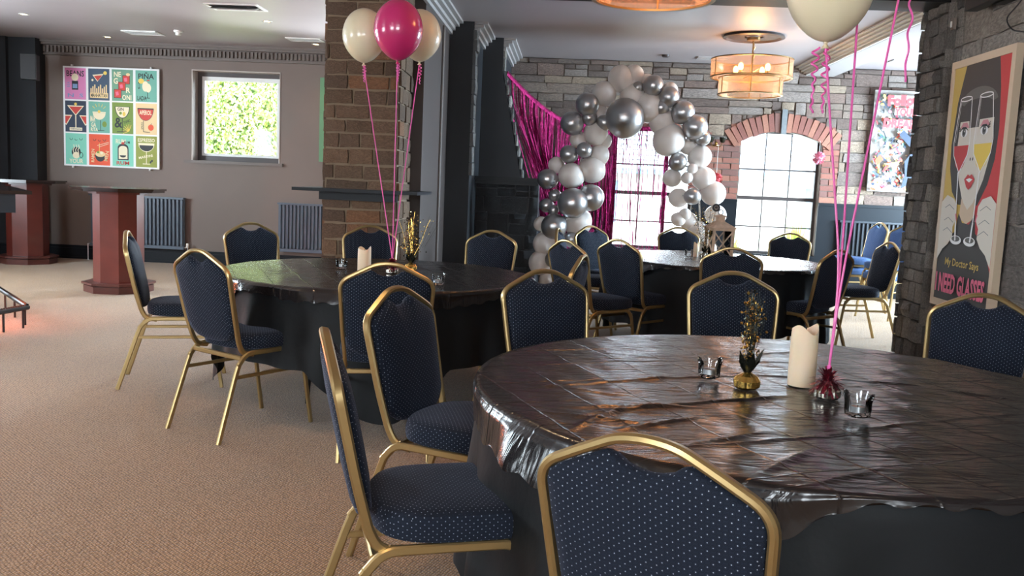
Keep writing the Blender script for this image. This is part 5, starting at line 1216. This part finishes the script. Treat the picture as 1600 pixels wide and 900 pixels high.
# lantern
ln = thing('wooden_lantern', 'weathered wooden lantern with crossed bars on the far table', 'lantern', (1.315, 7.78, ZT), R(14))
b_, hh = .085, .24
MB().bb(-.1, .1, -.1, .1, 0, .02).bb(-.1, .1, -.1, .1, hh, hh+.018).build('base', M_lantern, ln, smooth=0)
for sx in (-1, 1):
    for sy in (-1, 1): MB().bb(sx*b_-.01, sx*b_+.01, sy*b_-.01, sy*b_+.01, .02, hh).build('post', M_lantern, ln, smooth=0)
def xb(a, b): MB().bar([a, b], (0, 0, 1), .010, .010).build('cross_bar', M_lantern, ln)
for s_ in (-1, 1):
    xb((-b_, s_*b_, .025), (b_, s_*b_, hh-.005)); xb((b_, s_*b_, .025), (-b_, s_*b_, hh-.005)); xb((s_*b_, -b_, .025), (s_*b_, b_, hh-.005)); xb((s_*b_, b_, .025), (s_*b_, -b_, hh-.005))
    MB().bb(-b_, b_, s_*(b_-.012)-.001, s_*(b_-.012)+.001, .02, hh).build('pane', M_glassclear, ln, smooth=0); MB().bb(s_*(b_-.012)-.001, s_*(b_-.012)+.001, -b_+.014, b_-.014, .02, hh).build('pane', M_glassclear, ln, smooth=0)
MB().lathe([(.15, hh+.018), (.155, hh+.026), (.05, hh+.075), (.045, hh+.08)], 4, rot=R(45)).build('roof', M_lantern, ln, smooth=0)
MB().lathe([(.042, hh+.08), (.042, hh+.115)], 4, rot=R(45)).lathe([(.06, hh+.115), (.055, hh+.125), (.01, hh+.14)], 4, rot=R(45)).build('chimney', M_lantern, ln, smooth=0)
MB().tube([(0.022*math.cos(R(a)), 0, hh+.155+.022*math.sin(R(a))) for a in range(0, 360, 24)], .004, 6, True).build('ring_handle', M_steelblk, ln)

# ------------------------------------------------------------------ outside
struct(MB().bb(-30, 30, WY+.4, 60, -.4, -.1), 'ground', M_lawn, smooth=0)
def leafmass(mb, x0, x1, y0, y1, z0, z1, n, sz, q_):
    for i in range(n):
        p = Vector((q_.uniform(x0, x1), q_.uniform(y0, y1), q_.uniform(z0, z1))); s_ = q_.uniform(.6, 1.3)*sz
        e = Euler((q_.uniform(0, 3), q_.uniform(0, 3), q_.uniform(0, 3))).to_matrix()
        mb.add([p+e @ Vector(v) for v in ((-s_*.5, 0, 0), (0, s_*.35, 0), (s_*.6, 0, 0), (0, -s_*.35, 0))], [(0, 1, 2, 3)])
hg = thing('hedge', 'tall leafy green and yellow hedge outside the left window', 'hedge', (-6.2, 15.6, -.1)); q_ = random.Random(5)
MB().bb(-1.9, 1.9, .35, 1.2, 0, 3.4).build('hedge_core', M_leafd, hg, smooth=0)
for m, n_ in ((M_leaf, 16000), (M_leafy, 11000), (M_leafw, 9000)):
    f = MB(); leafmass(f, -1.9, 1.9, 0, .4, .6, 3.45, n_, .062, q_); f.build('leaves', m, hg, smooth=0, kind='stuff')
for i, (x, y, s_, lab) in enumerate(((2.5, 13.9, .55, 'low garden shrub outside at the lower left of the arched window'), (3.6, 14.3, .8, 'larger garden shrub outside at the lower right of the arched window'))):
    sb = thing('shrub', lab, 'shrub', (x, y, -.1), 0, 'shrubs outside the arched window')
    for m, n_ in ((M_leaf, 260), (M_leafy, 220)):
        f = MB(); 
        for k in range(n_):
            a = q_.uniform(0, 6.28); e = q_.uniform(.2, 1.4); l = s_*q_.uniform(.5, 1.15); d_ = Vector((math.cos(a)*math.cos(e), math.sin(a)*math.cos(e), math.sin(e))); sd_ = d_.cross(Vector((0, 0, 1))).normalized()*.014; p = Vector((0, 0, .3))+d_*l*.4
            f.add([p-sd_, p+sd_, p+d_*l*.6], [(0, 1, 2)])
        f.build('leaves', m, sb, smooth=0, kind='stuff')
    MB().tube([(0, 0, 0), (.02, 0, .4)], .03, 6).build('stem', M_frame, sb)
hs = thing('bungalow', 'pale low house with grey tiled roof outside the arched windows', 'house', (4.5, 22, -.1))
MB().bb(-8, 6, 0, 6, 0, 1.9).build('wall', M_render, hs, smooth=0)
for k in range(13):
    z = 1.92+k*.13; y = -.35+k*.21; MB().box((-1, y, z), (14.6, .27, .025), (R(28), 0, 0)).build('roof_tile_course', M_roof, hs, smooth=0)
MB().bb(-8, 6, 2.35, 6, 1.9, 3.55).build('attic', M_roof, hs, smooth=0)
MB().bb(-8.3, 6.3, -.47, -.37, 1.78, 1.90).build('gutter', M_gutter, hs, smooth=0)
for x in (-4.4, -1.6, 1.2): MB().bb(x, x+1.1, -.03, .02, .6, 1.6).build('window', M_gutter, hs, smooth=0)

# low red-lit glow from a stage lamp beyond the left edge
sl = thing('stage_lamp', 'small red stage lamp on the floor beyond the left edge', 'lamp', (-4.85, 6.35, 0))
MB().lathe([(.06, .03), (.07, .05), (.07, .16), (.05, .18)], 20).build('can', M_plasticblk, sl)
MB().bb(-.05, .05, -.05, .05, 0, .03).build('foot', M_plasticblk, sl, smooth=0)
l = bpy.data.lights.new('stage_light', 'POINT'); l.energy = 60; l.color = (1, .18, .06); l.shadow_soft_size = .05
o = bpy.data.objects.new('stage_light', l); COL.objects.link(o); o.parent = sl; o.location = (.12, .02, .24)
